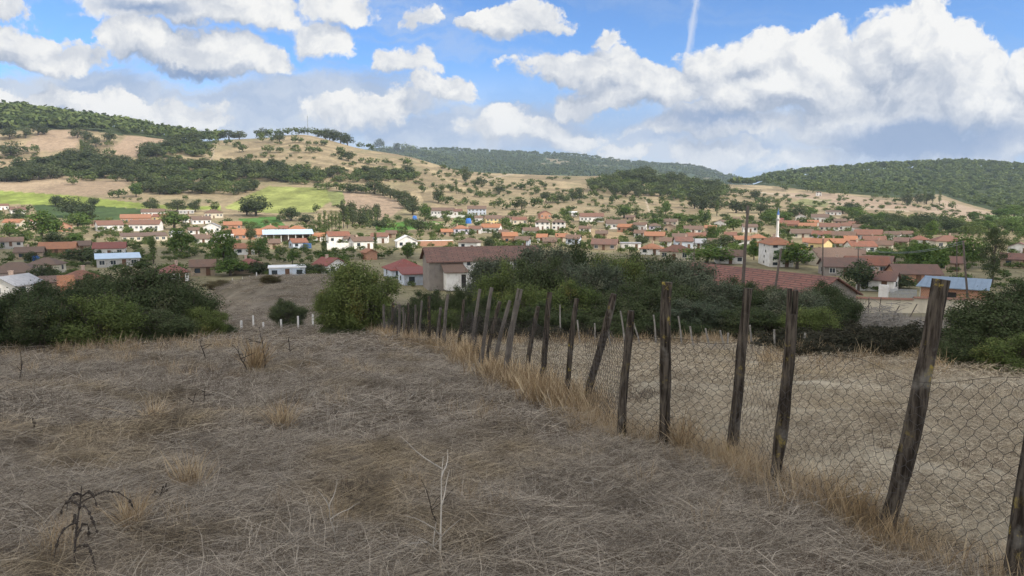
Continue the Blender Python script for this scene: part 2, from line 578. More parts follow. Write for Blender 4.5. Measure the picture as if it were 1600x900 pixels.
def plaster_mat(name, col, dirt=(0.30, 0.26, 0.22)):
    t = NT(name)
    o = t.obj()
    n1 = t.noise(o, 0.9, 5, 0.6); n2 = t.noise(t.scale(o, (2.5, 2.5, 0.5)), 1.4, 4)
    c = t.mix(t.ramp(n1, 0.40, 0.75, 0, 0.5), c4(*col), c4(*dirt))
    c = t.mix(t.ramp(n2, 0.52, 0.75, 0, 0.22), c, c4(*dirt))
    c = t.mix(t.math('MULTIPLY', t.orand(), 0.16), c, c4(*dirt))
    return t.principled(c, 0.9, 0.15)


def tile_mat(name, col, dark, tile=(0.42, 0.36), gap=0.035):
    t = NT(name)
    o = t.obj()
    uv = t.attr('slope').outputs['Vector']
    br = t.n('ShaderNodeTexBrick'); br.offset = 0.5
    t.put(br.inputs['Vector'], uv)
    br.inputs['Color1'].default_value = c4(*col); br.inputs['Color2'].default_value = c4(*[0.72 * k + 0.28 * d for k, d in zip(col, dark)])
    br.inputs['Mortar'].default_value = c4(*[d * 0.75 for d in dark])
    br.inputs['Scale'].default_value = 1.0; br.inputs['Mortar Size'].default_value = gap; br.inputs['Mortar Smooth'].default_value = 0.4
    br.inputs['Brick Width'].default_value = tile[0]; br.inputs['Row Height'].default_value = tile[1]
    n1 = t.noise(o, 0.55, 6, 0.62); n2 = t.noise(o, 3.2, 3)
    c = t.mix(t.ramp(n1, 0.44, 0.7, 0, 0.75), br.outputs['Color'], c4(*dark))
    c = t.mix(t.ramp(n2, 0.55, 0.75, 0, 0.35), c, c4(0.30, 0.27, 0.20))
    c = t.mix(t.math('MULTIPLY', t.orand(), 0.65), c, c4(*[0.75 * a + 0.25 * b for a, b in zip(dark, (0.20, 0.155, 0.12))]))
    return t.principled(c, 0.85, 0.2, bump=br.outputs['Fac'], bstr=-0.5 if False else 0.5, bdist=0.03)


def plain_mat(name, col, var=0.25, scale=2.0, rough=0.8, spec=0.2, metal=0.0, dark=None):
    t = NT(name)
    o = t.obj()
    n = t.noise(o, scale, 5, 0.6)
    dk = dark if dark is not None else tuple(k * 0.45 for k in col)
    c = t.mix(t.ramp(n, 0.35, 0.75, 0, var * 2), c4(*col), c4(*dk))
    return t.principled(c, rough, spec, metal=metal)


M = {}
M['white'] = plaster_mat('white_plaster', (0.74, 0.72, 0.68))
M['cream'] = plaster_mat('cream_plaster', (0.58, 0.52, 0.40))
M['yellow'] = plaster_mat('yellow_plaster', (0.66, 0.52, 0.24))
M['pink'] = plaster_mat('pink_plaster', (0.54, 0.42, 0.385))
M['blue'] = plaster_mat('pale_blue_plaster', (0.50, 0.56, 0.64))
M['lilac'] = plaster_mat('lilac_plaster', (0.60, 0.56, 0.66))
M['adobe'] = plaster_mat('mud_plaster', (0.36, 0.28, 0.20), (0.16, 0.12, 0.09))
M['stone'] = plaster_mat('rubble_stone', (0.26, 0.23, 0.20), (0.12, 0.10, 0.09))
M['grey'] = plaster_mat('grey_render', (0.42, 0.41, 0.39))


def brick_mat():
    t = NT('hollow_brick')
    br = t.n('ShaderNodeTexBrick'); t.put(br.inputs['Vector'], t.attr('slope').outputs['Vector'])
    br.inputs['Color1'].default_value = c4(0.40, 0.175, 0.095); br.inputs['Color2'].default_value = c4(0.33, 0.15, 0.085)
    br.inputs['Mortar'].default_value = c4(0.40, 0.33, 0.27); br.inputs['Scale'].default_value = 1.0
    br.inputs['Mortar Size'].default_value = 0.02; br.inputs['Brick Width'].default_value = 0.4; br.inputs['Row Height'].default_value = 0.22
    c = t.mix(t.ramp(t.noise(t.obj(), 0.8, 4), 0.45, 0.75, 0, 0.4), br.outputs['Color'], c4(0.30, 0.19, 0.13))
    return t.principled(c, 0.9, 0.15)


M['brick'] = brick_mat()
RF = {
    'orange': tile_mat('orange_roof_tiles', (0.40, 0.172, 0.082), (0.25, 0.12, 0.075)),
    'red': tile_mat('red_roof_tiles', (0.27, 0.105, 0.065), (0.14, 0.080, 0.060)),
    'striped': tile_mat('striped_red_roof_tiles', (0.25, 0.105, 0.075), (0.11, 0.058, 0.050), (2.6, 0.50), 0.11),
    'oldstriped': tile_mat('old_striped_roof_tiles', (0.205, 0.11, 0.085), (0.095, 0.062, 0.052), (2.2, 0.46), 0.08),
    'brown': tile_mat('weathered_roof_tiles', (0.19, 0.112, 0.078), (0.11, 0.080, 0.064)),
    'dark': tile_mat('old_dark_roof_tiles', (0.22, 0.105, 0.078), (0.10, 0.07, 0.06)),
    'maroon': tile_mat('maroon_roof_tiles', (0.26, 0.075, 0.06), (0.17, 0.07, 0.06)),
    'grey': plain_mat('grey_sheet_roof', (0.30, 0.30, 0.31), 0.2, 1.2),
    'metal': plain_mat('pale_blue_metal_roof', (0.50, 0.60, 0.68), 0.14, 0.7, 0.45, 0.4, 0.15),
    'white': plain_mat('white_flat_roof', (0.70, 0.70, 0.68), 0.15, 0.8),
    'bluemetal': plain_mat('blue_grey_metal_roof', (0.20, 0.255, 0.31), 0.12, 0.8, 0.5, 0.4, 0.1),
}
M['window'] = plain_mat('window_glass', (0.035, 0.045, 0.055), 0.2, 3, 0.15, 0.5)
M['frame'] = plain_mat('window_frame_paint', (0.62, 0.60, 0.56), 0.15, 3)
M['door'] = plain_mat('brown_door', (0.14, 0.08, 0.05), 0.25, 3)
M['opening'] = plain_mat('dark_timber', (0.030, 0.026, 0.024), 0.2, 2)
M['chimney'] = plaster_mat('chimney_render', (0.50, 0.36, 0.28))
M['bark'] = plain_mat('bark', (0.085, 0.068, 0.052), 0.35, 6)
M['oldwood'] = plain_mat('weathered_timber', (0.11, 0.09, 0.075), 0.35, 5)
M['tarp'] = plain_mat('blue_tarpaulin', (0.045, 0.17, 0.52), 0.15, 2, 0.5)
M['bluepaint'] = plain_mat('blue_paint', (0.08, 0.16, 0.36), 0.2, 2, 0.5)
M['steel'] = plain_mat('galvanised_steel', (0.33, 0.34, 0.35), 0.2, 4, 0.5, 0.4, 0.3)
M['concrete'] = plain_mat('white_concrete', (0.62, 0.60, 0.56), 0.2, 8, 0.9, 0.2, 0.0, (0.35, 0.33, 0.30))
M['wire'] = plain_mat('rusty_wire', (0.045, 0.038, 0.034), 0.3, 30, 0.7, 0.3)

# ------------------------------------------------------------------ the ground: one sheet to the horizon
GREENS = [
    ([(-120, 296), (0, 298), (60, 302), (120, 306), (170, 312), (235, 319), (300, 322), (345, 321), (345, 328), (240, 327), (150, 322), (60, 320), (-120, 316)], (0.26, 0.31, 0.075)),
    ([(50, 320), (140, 321), (232, 327), (228, 341), (150, 346), (60, 338)], (0.070, 0.105, 0.040)),
    ([(350, 325), (385, 306), (420, 291), (510, 294), (520, 312), (492, 331), (440, 334), (380, 330)], (0.29, 0.315, 0.10)),
    ([(372, 342), (430, 338), (446, 352), (440, 362), (390, 359)], (0.10, 0.20, 0.05)),
    ([(585, 352), (648, 344), (695, 347), (650, 358), (590, 363)], (0.12, 0.25, 0.05)),
    ([(510, 300), (535, 298), (540, 318), (520, 322)], (0.22, 0.24, 0.09)),
    ([(710, 340), (735, 340), (730, 350), (705, 350)], (0.18, 0.25, 0.08)),
    ([(1365, 352), (1420, 355), (1400, 364), (1350, 360)], (0.20, 0.23, 0.08)),
    ([(1255, 310), (1300, 312), (1290, 324), (1235, 318)], (0.22, 0.22, 0.10)),
    ([(1530, 335), (1640, 340), (1640, 350), (1560, 350)], (0.14, 0.20, 0.07)),
]
TAN_FIELDS = [
    ([(-60, 274), (30, 285), (100, 272), (135, 280), (100, 296), (0, 297), (-60, 295)], (0.50, 0.38, 0.25)),
    ([(45, 300), (110, 283), (205, 282), (180, 303), (120, 306)], (0.40, 0.30, 0.20)),
    ([(30, 235), (60, 205), (130, 200), (115, 238)], (0.46, 0.34, 0.23)),
    ([(165, 240), (200, 212), (270, 218), (220, 246)], (0.45, 0.33, 0.225)),
    ([(535, 300), (600, 306), (635, 322), (600, 345), (535, 325)], (0.43, 0.32, 0.22)),
    ([(0, 245), (80, 247), (60, 262), (0, 268)], (0.47, 0.36, 0.22)),
    ([(1180, 300), (1310, 303), (1500, 330), (1350, 328)], (0.46, 0.345, 0.24)),
    ([(1470, 312), (1560, 335), (1520, 345), (1440, 330)], (0.50, 0.38, 0.27)),
    ([(330, 378), (620, 386), (560, 412), (300, 402)], (0.44, 0.34, 0.20)),
    ([(880, 352), (985, 365), (960, 380), (890, 372)], (0.44, 0.33, 0.19)),
]
WOOD_RIDGE = [(-140, 150), (0, 160), (60, 168), (130, 176), (200, 186), (300, 201), (345, 214), (330, 226), (300, 222), (262, 219), (215, 212), (185, 211), (130, 202), (95, 203), (55, 201), (20, 204), (0, 204), (-140, 205)]
WOOD_RIGHT = [(1140, 262), (1250, 258), (1350, 248), (1450, 240), (1520, 240), (1800, 250), (1800, 352), (1640, 346), (1560, 331), (1520, 321), (1492, 312), (1470, 304), (1440, 303), (1424, 309), (1400, 309), (1340, 304), (1300, 301), (1258, 297), (1230, 293), (1200, 290), (1140, 284)]


def build_ground():
    th = np.concatenate([np.radians(np.linspace(-180, -42, 70, endpoint=False)), np.radians(np.linspace(-42, 42, 900)), np.radians(np.linspace(42, 180, 71)[1:-1])])
    r1 = np.geomspace(0.35, 60, 210, endpoint=False)
    r2 = np.geomspace(60, 1500, 290, endpoint=False)
    r3 = np.geomspace(1500, 12000, 60)
    r = np.concatenate([r1, r2, r3])
    T, Rr = np.meshgrid(th, r)
    X = Rr * np.sin(T); Y = Rr * np.cos(T)
    Z = H(X.ravel(), Y.ravel()).reshape(X.shape)
    V = np.stack([X.ravel(), Y.ravel(), Z.ravel()], 1)
    nr, nt_ = X.shape
    ii, jj = np.meshgrid(np.arange(nr - 1), np.arange(nt_), indexing='ij')
    j2 = (jj + 1) % nt_
    Q = np.stack([ii * nt_ + jj, (ii + 1) * nt_ + jj, (ii + 1) * nt_ + j2, ii * nt_ + j2], -1).reshape(-1, 4)
    Q = Q[:, ::-1]
    # fill the small hole under the eye
    V = np.vstack([V, [[0, 0, float(H(np.array([0.]), np.array([0.]))[0])]]])
    c = len(V) - 1
    tri = np.stack([np.arange(nt_), (np.arange(nt_) + 1) % nt_, np.full(nt_, c)], 1)
    Q = np.vstack([Q, np.stack([tri[:, 0], tri[:, 1], tri[:, 2], tri[:, 2]], 1)[:0]]) if False else Q
    # land cover: every vertex gets the colour of what grows there
    Xf, Yf = V[:, 0], V[:, 1]
    D = np.maximum(Yf, 1e-3)
    px, py = proj(Xf, D, V[:, 2])
    ok = (Yf > 300) & (np.abs(Xf) < Yf * 1.2)
    near = np.array([0.15, 0.125, 0.098]); tan = np.array([0.25, 0.198, 0.120]); valley = np.array([0.19, 0.165, 0.095])
    w1 = sstep(45, 150, np.hypot(Xf, Yf))[:, None]; w2 = sstep(280, 520, np.hypot(Xf, Yf))[:, None]
    colr = near * (1 - w1) + valley * w1
    colr = colr * (1 - w2) + tan * w2
    # the cropped field beyond the post fence lies paler
    fl = np.interp(Yf, [2.0, 4.4, 9.6, 36.0], [3.6, 2.42, 0.71, -7.5])
    fr = ((Xf > fl) & (Yf > 0) & (Yf < 26))[:, None]
    colr = np.where(fr, np.array([0.29, 0.25, 0.18]), colr)
    # strips of stubble, fallow and grazed land
    cell = np.floor(fbm(Xf / 260, Yf / 140, 2) * 9)
    v = (np.sin(cell * 12.9898) * 43758.5453) % 1.0
    colr = colr * (1 + (0.42 * (v - 0.5))[:, None] * w2)
    fine = fbm(Xf / 14.0, Yf / 14.0, 4)[:, None]
    colr = colr * (1 + 0.22 * fine)
    scrub = sstep(0.12, 0.42, fbm(Xf / 45.0 + 5, Yf / 45.0, 5))[:, None] * w1
    colr = colr * (1 - 0.5 * scrub) + np.array([0.17, 0.16, 0.085]) * 0.5 * scrub
    for poly, cc in TAN_FIELDS:
        s = in_poly(px, py, poly) & ok
        colr[s] = np.array(cc) * 0.64 * (1 + 0.18 * fine[s])
    for poly, cc in GREENS:
        s = in_poly(px, py, poly) & ok
        colr[s] = np.array(cc) * 0.74 * (1 + 0.5 * fbm(Xf[s] / 22, Yf[s] / 22, 4) + 0.25 * fbm(Xf[s] / 5, Yf[s] / 40, 3))[:, None]
    # dirt tracks
    for line in ([(536, 384), (556, 391), (585, 401), (640, 419)], [(546, 383), (570, 390), (620, 402)], [(330, 222), (334, 238), (329, 252)], [(1008, 308), (1013, 326), (1020, 340)],
                 [(752, 284), (775, 277), (800, 272)], [(-20, 391), (160, 393), (330, 396), (520, 398)], [(640, 342), (700, 352), (760, 358), (830, 366)], [(1180, 300), (1240, 306), (1330, 322), (1420, 330)]):
        for (x1, y1), (x2, y2) in zip(line[:-1], line[1:]):
            L2 = (x2 - x1) ** 2 + (y2 - y1) ** 2
            f = np.clip(((px - x1) * (x2 - x1) + (py - y1) * (y2 - y1)) / L2, 0, 1)
            s = ok & (np.hypot(px - x1 - f * (x2 - x1), (py - y1 - f * (y2 - y1)) * 1.6) < 1.5)
            colr[s] = np.array([0.34, 0.28, 0.20])
    for poly in (WOOD_RIDGE, WOOD_RIGHT):
        s = in_poly(px, py, poly) & ok
        colr[s] = np.array([0.055, 0.070, 0.030])
    s = (Yf > 1330) & (px > 1120)
    colr[s] = np.array([0.055, 0.070, 0.030])
    s = (Yf > 1900)
    colr[s] = np.array([0.050, 0.072, 0.034]) * (1 + 0.4 * fbm(Xf[s] / 90, Yf[s] / 90, 4)[:, None])
    s2 = s & (fbm(Xf / 240 + 31, Yf / 240, 4) > 0.32) & (Yf < 4200)
    colr[s2] = np.array([0.20, 0.17, 0.10])
    t = NT('dry_hill_ground')
    pos = t.pos()
    col = t.attr('land').outputs['Color']
    g1 = t.noise(pos, 0.9, 6, 0.62); g2 = t.noise(pos, 7.0, 5, 0.65); g3 = t.noise(pos, 0.12, 5, 0.6)
    g4 = t.noise(t.scale(pos, (1.0, 0.55, 1.0)), 0.33, 6, 0.7)
    f = t.math('ADD', t.math('MULTIPLY', g1, 0.5), t.math('ADD', t.math('MULTIPLY', g2, 0.5), t.math('ADD', t.math('MULTIPLY', g3, 0.4), t.math('MULTIPLY', g4, 0.6))))
    k = t.ramp(f, 0.72, 1.28, 0.58, 1.42)
    x = t.n('ShaderNodeVectorMath', operation='SCALE'); t.put(x.inputs[0], col); t.put(x.inputs['Scale'], k)
    mat = t.principled(x.outputs[0], 0.95, 0.05, bump=t.math('ADD', g1, g2), bstr=0.5, bdist=0.05)
    me = np_mesh('ground', V, Q, mat, smooth=True)
    ca = me.attributes.new('land', 'FLOAT_COLOR', 'POINT')
    ca.data.foreach_set('color', np.ascontiguousarray(np.hstack([np.clip(colr, 0.005, 1), np.ones((len(V), 1))]), np.float32).ravel())
    o = link_mesh('ground', me)
    tag(o, kind='structure')
    return o


GROUND = build_ground()


# ------------------------------------------------------------------ the cloud whose shade covers the near slope
def build_shade_cloud():
    rng = np.random.RandomState(4)
    alt = 620.0
    off = SUN_DIR * (alt / SUN_DIR.z)
    V = []; Q = []; n = 0
    u = np.linspace(0, 2 * np.pi, 25)[:-1]; w = np.linspace(0, np.pi, 13)[1:-1]
    for k in range(56):
        # puffs over the hatched footprint: the slope, the hedges and the near edge of the village
        a = rng.uniform(0, 2 * np.pi); q = math.sqrt(rng.uniform(0, 1))
        fx = 20 + 370 * q * math.cos(a); fy = 45 + 180 * q * math.sin(a)
        rr = rng.uniform(48, 78)
        cz = rng.uniform(0, 70) * (1 - q * 0.6)
        U, Wm = np.meshgrid(u, w)
        P = np.stack([np.sin(Wm) * np.cos(U), np.sin(Wm) * np.sin(U), np.cos(Wm)], -1).reshape(-1, 3)
        P = np.vstack([P, [[0, 0, 1], [0, 0, -1]]])
        nn = fbm(P[:, 0] * 2 + k, P[:, 1] * 2 + P[:, 2] * 3, 4)
        P = P * (1 + 0.35 * nn)[:, None]
        P[:, 2] *= np.where(P[:, 2] < 0, 0.35, 0.8)
        V.append(P * rr + np.array([fx + off.x, fy + off.y, alt - 15 + cz]))
        m, c = len(w), len(u)
        for i in range(m - 1):
            for j in range(c):
                Q.append((n + i * c + j, n + (i + 1) * c + j, n + (i + 1) * c + (j + 1) % c, n + i * c + (j + 1) % c))
        for j in range(c):
            Q.append((n + m * c, n + j, n + (j + 1) % c, n + (j + 1) % c))
            Q.append((n + m * c + 1, n + (m - 1) * c + (j + 1) % c, n + (m - 1) * c + j, n + (m - 1) * c + j))
        n += len(P)
    t = NT('cloud_white')
    d = t.n('ShaderNodeBsdfDiffuse'); d.inputs['Color'].default_value = c4(0.86, 0.86, 0.88)
    tl = t.n('ShaderNodeBsdfTranslucent'); tl.inputs['Color'].default_value = c4(0.9, 0.9, 0.9)
    mx = t.n('ShaderNodeMixShader'); mx.inputs[0].default_value = 0.5
    t.t.links.new(d.outputs[0], mx.inputs[1]); t.t.links.new(tl.outputs[0], mx.inputs[2])
    t.t.links.new(mx.outputs[0], t.out.inputs['Surface'])
    me = bpy.data.meshes.new('cloud')
    me.from_pydata([tuple(p) for p in np.vstack(V)], [], [f if f[2] != f[3] else f[:3] for f in Q])
    me.materials.append(t.m)
    me.polygons.foreach_set('use_smooth', [True] * len(me.polygons))
    o = link_mesh('cloud', me)
    tag(o, kind='structure')


build_shade_cloud()


# ------------------------------------------------------------------ houses
def add_slope(me):
    """face coordinates along the ridge and down the slope, for tiles and bricks"""
    a = me.attributes.new('slope', 'FLOAT_VECTOR', 'CORNER')
    data = []
    for p in me.polygons:
        n = p.normal
        h = Vector((-n.y, n.x, 0))
        h = h.normalized() if h.length > 0.05 else Vector((1, 0, 0))
        v = n.cross(h)
        for li in p.loop_indices:
            co = me.vertices[me.loops[li].vertex_index].co
            data += [co.dot(h), co.dot(v), 0.0]
    a.data.foreach_set('vector', data)


def roof_mb(kind, w, d, h, rh, ov=0.45, th=0.16):
    """roof over a w x d plan at wall height h; gx = ridge along x, gy = gable faces front, hip, shed, flat"""
    m = MB()
    W2, D2 = w / 2 + ov, d / 2 + ov
    if kind in ('gx', 'gy'):
        e = rh * ov / ((d if kind == 'gx' else w) / 2)
        z0 = h - e
        if kind == 'gx':
            prof = [(-D2, z0), (0, h + rh), (D2, z0)]
            mk = lambda s, q, z: (s * W2, q, z)
        else:
            prof = [(-W2, z0), (0, h + rh), (W2, z0)]
            mk = lambda s, q, z: (-q, s * D2, z)
        vs = []
        for s in (-1, 1):
            for q, z in prof: vs.append(mk(s, q, z + th))
            for q, z in prof: vs.append(mk(s, q, z))
        f = [(0, 6, 7, 1), (1, 7, 8, 2), (4, 10, 9, 3), (5, 11, 10, 4), (0, 3, 9, 6), (2, 8, 11, 5),
             (0, 1, 4, 3), (1, 2, 5, 4), (6, 9, 10, 7), (7, 10, 11, 8)]
        m.add(vs, f)
    elif kind == 'hip':
        e = rh * ov / (min(w, d) / 2)
        z0 = h - e
        if w >= d:
            r = (W2 - D2); ridge = [(-r, 0, h + rh), (r, 0, h + rh)]
        else:
            r = (D2 - W2); ridge = [(0, -r, h + rh), (0, r, h + rh)]
        vs = [(-W2, -D2, z0), (W2, -D2, z0), (W2, D2, z0), (-W2, D2, z0)]
        vs += [(x, y, z - th) for x, y, z in vs]
        vs += ridge
        if w >= d:
            top = [(0, 1, 9, 8), (1, 2, 9), (2, 3, 8, 9), (3, 0, 8)]
        else:
            top = [(0, 1, 8), (1, 2, 9, 8), (2, 3, 9), (3, 0, 8, 9)]
        m.add(vs, top + [(7, 6, 5, 4), (0, 4, 5, 1), (1, 5, 6, 2), (2, 6, 7, 3), (3, 7, 4, 0)])
    elif kind == 'shed':
        a = [(-W2, -D2, h), (W2, -D2, h), (W2, D2, h + rh), (-W2, D2, h + rh)]
        vs = a + [(x, y, z + th) for x, y, z in a]
        m.add(vs, [(3, 2, 1, 0), (4, 5, 6, 7), (0, 1, 5, 4), (1, 2, 6, 5), (2, 3, 7, 6), (3, 0, 4, 7)])
    else:
        m.box((0, 0, h + 0.12), (w + ov, d + ov, 0.24))
    return m


def wall_mb(kind, w, d, h, rh, base=-3.0):
    m = MB()
    m.box((0, 0, (h + base) / 2), (w, d, h - base))
    if kind == 'gx':
        for s in (-1, 1):
            x = s * w / 2; x2 = s * (w / 2 - 0.25)
            f = [(0, 1, 2), (5, 4, 3), (0, 3, 4, 1), (1, 4, 5, 2), (2, 5, 3, 0)]
            m.add([(x, -d / 2, h), (x, d / 2, h), (x, 0, h + rh), (x2, -d / 2, h), (x2, d / 2, h), (x2, 0, h + rh)], f if s > 0 else [tuple(reversed(q)) for q in f])
    elif kind == 'gy':
        for s in (-1, 1):
            y = s * d / 2; y2 = s * (d / 2 - 0.25)
            f = [(2, 1, 0), (3, 4, 5), (1, 4, 3, 0), (2, 5, 4, 1), (0, 3, 5, 2)]
            m.add([(-w / 2, y, h), (w / 2, y, h), (0, y, h + rh), (-w / 2, y2, h), (w / 2, y2, h), (0, y2, h + rh)], f if s > 0 else [tuple(reversed(q)) for q in f])
    elif kind == 'shed':
        m.add([(-w / 2, -d / 2, h), (w / 2, -d / 2, h), (w / 2, d / 2, h), (-w / 2, d / 2, h), (-w / 2, d / 2, h + rh), (w / 2, d / 2, h + rh)],
              [(0, 1, 5, 4), (1, 2, 5), (3, 0, 4), (2, 3, 4, 5)])
    return m


def build_sloped(mb, name, mat, parent):
    o = mb.build(name, mat, parent)
    add_slope(o.data)
    return o


_hr = random.Random(11)


def house_at(p, w, d, h, roof, rc, wc, label, yaw=0.0, cat='house', rh=None, windows=True, storeys=None, chim=None, name='house', ov=0.45, group='houses of the village', doors=True, wincol=None):
    base = math.atan2(p.x, p.y)
    e = empty(name, p, -base + yaw)
    tag(e, label, cat, group)
    if rh is None:
        rh = {'gx': 0.25 * d, 'gy': 0.25 * w, 'hip': 0.25 * min(w, d), 'shed': 0.12 * d, 'flat': 0.0}[roof]
    build_sloped(wall_mb(roof, w, d, h, rh), 'wall', M[wc], e)
    ro = build_sloped(roof_mb(roof, w, d, h, rh, ov), 'roof', RF[rc], e)
    if chim is None: chim = _hr.random() < 0.55 and w > 5.5 and roof in ('gx', 'hip', 'gy')
    if chim:
        cb = MB(); cx = _hr.uniform(-0.25, 0.25) * w; cy = _hr.uniform(-0.15, 0.2) * d
        cb.box((cx, cy, h + rh * 0.75 + 0.35), (0.55, 0.55, 1.5)); cb.box((cx, cy, h + rh * 0.75 + 1.16), (0.7, 0.7, 0.12))
        cb.build('chimney', M['chimney'], ro)
    if windows:
        st = storeys or (2 if h > 4.6 else 1)
        sh = h / st
        n = max(1, int(w / 2.6))
        for s in range(st):
            zc = s * sh + sh * 0.56
            for i in range(n):
                x = (i + 0.5) / n * w - w / 2 + _hr.uniform(-0.2, 0.2)
                if s == 0 and i == n // 2 and doors:
                    b = MB(); b.box((x, -d / 2 - 0.02, 1.05), (1.0, 0.08, 2.1)); b.build('door', M['door'], e)
                    continue
                ww, wh = min(1.25, w / n * 0.6), min(1.25, sh * 0.48)
                win_at(e, x, -d / 2, zc, ww, wh, 0, big=w > 9)
            for sx in (-1, 1):
                if d > 4 and _hr.random() < 0.75:
                    win_at(e, sx * w / 2, _hr.uniform(-0.15, 0.15) * d, zc, 1.0, min(1.2, sh * 0.45), sx, big=w > 9)
    return e


def win_at(e, x, y, z, ww, wh, side, big=False):
    if side == 0:
        if big:
            b = MB()
            for dx, dz, a, c in ((0, wh / 2 + 0.05, ww + 0.2, 0.1), (0, -wh / 2 - 0.05, ww + 0.2, 0.1), (-ww / 2 - 0.05, 0, 0.1, wh), (ww / 2 + 0.05, 0, 0.1, wh), (0, 0, 0.07, wh)):
                b.box((x + dx, y - 0.03, z + dz), (a, 0.10, c))
            o = b.build('window', M['frame'], e)
            p = MB()
            for s in (-1, 1): p.box((x + s * (ww / 4 + 0.017), y - 0.012, z), (ww / 2 - 0.037, 0.05, wh))
            p.build('pane', M['window'], o)
        else:
            b = MB(); b.box((x, y - 0.02, z), (ww, 0.07, wh)); b.build('window', M['window'], e)
    else:
        b = MB(); b.box((x + side * 0.02, y, z), (0.07, ww, wh)); b.build('window', M['window'], e)


def house_px(x, y, w, h, roof, rc, wc, label, yaw=0.0, depth=None, D=None, **kw):
    """a house whose front wall stands on the terrain at photo pixel (x, y), w wide and h tall there"""
    p = at(x, D) if D else ground(x, y, 95.0)
    s = 0.95 * p.y / F / CP
    W_, H_ = w * s, max(2.3, h * s)
    d = depth or min(max(5.5, 0.75 * W_), 10.0)
    q = p + Vector((p.x, p.y, 0)).normalized() * (d / 2)
    q.z = p.z
    return house_at(q, W_, d, H_, roof, rc, wc, label, yaw=yaw, windows=kw.pop('windows', W_ > 4), **kw)


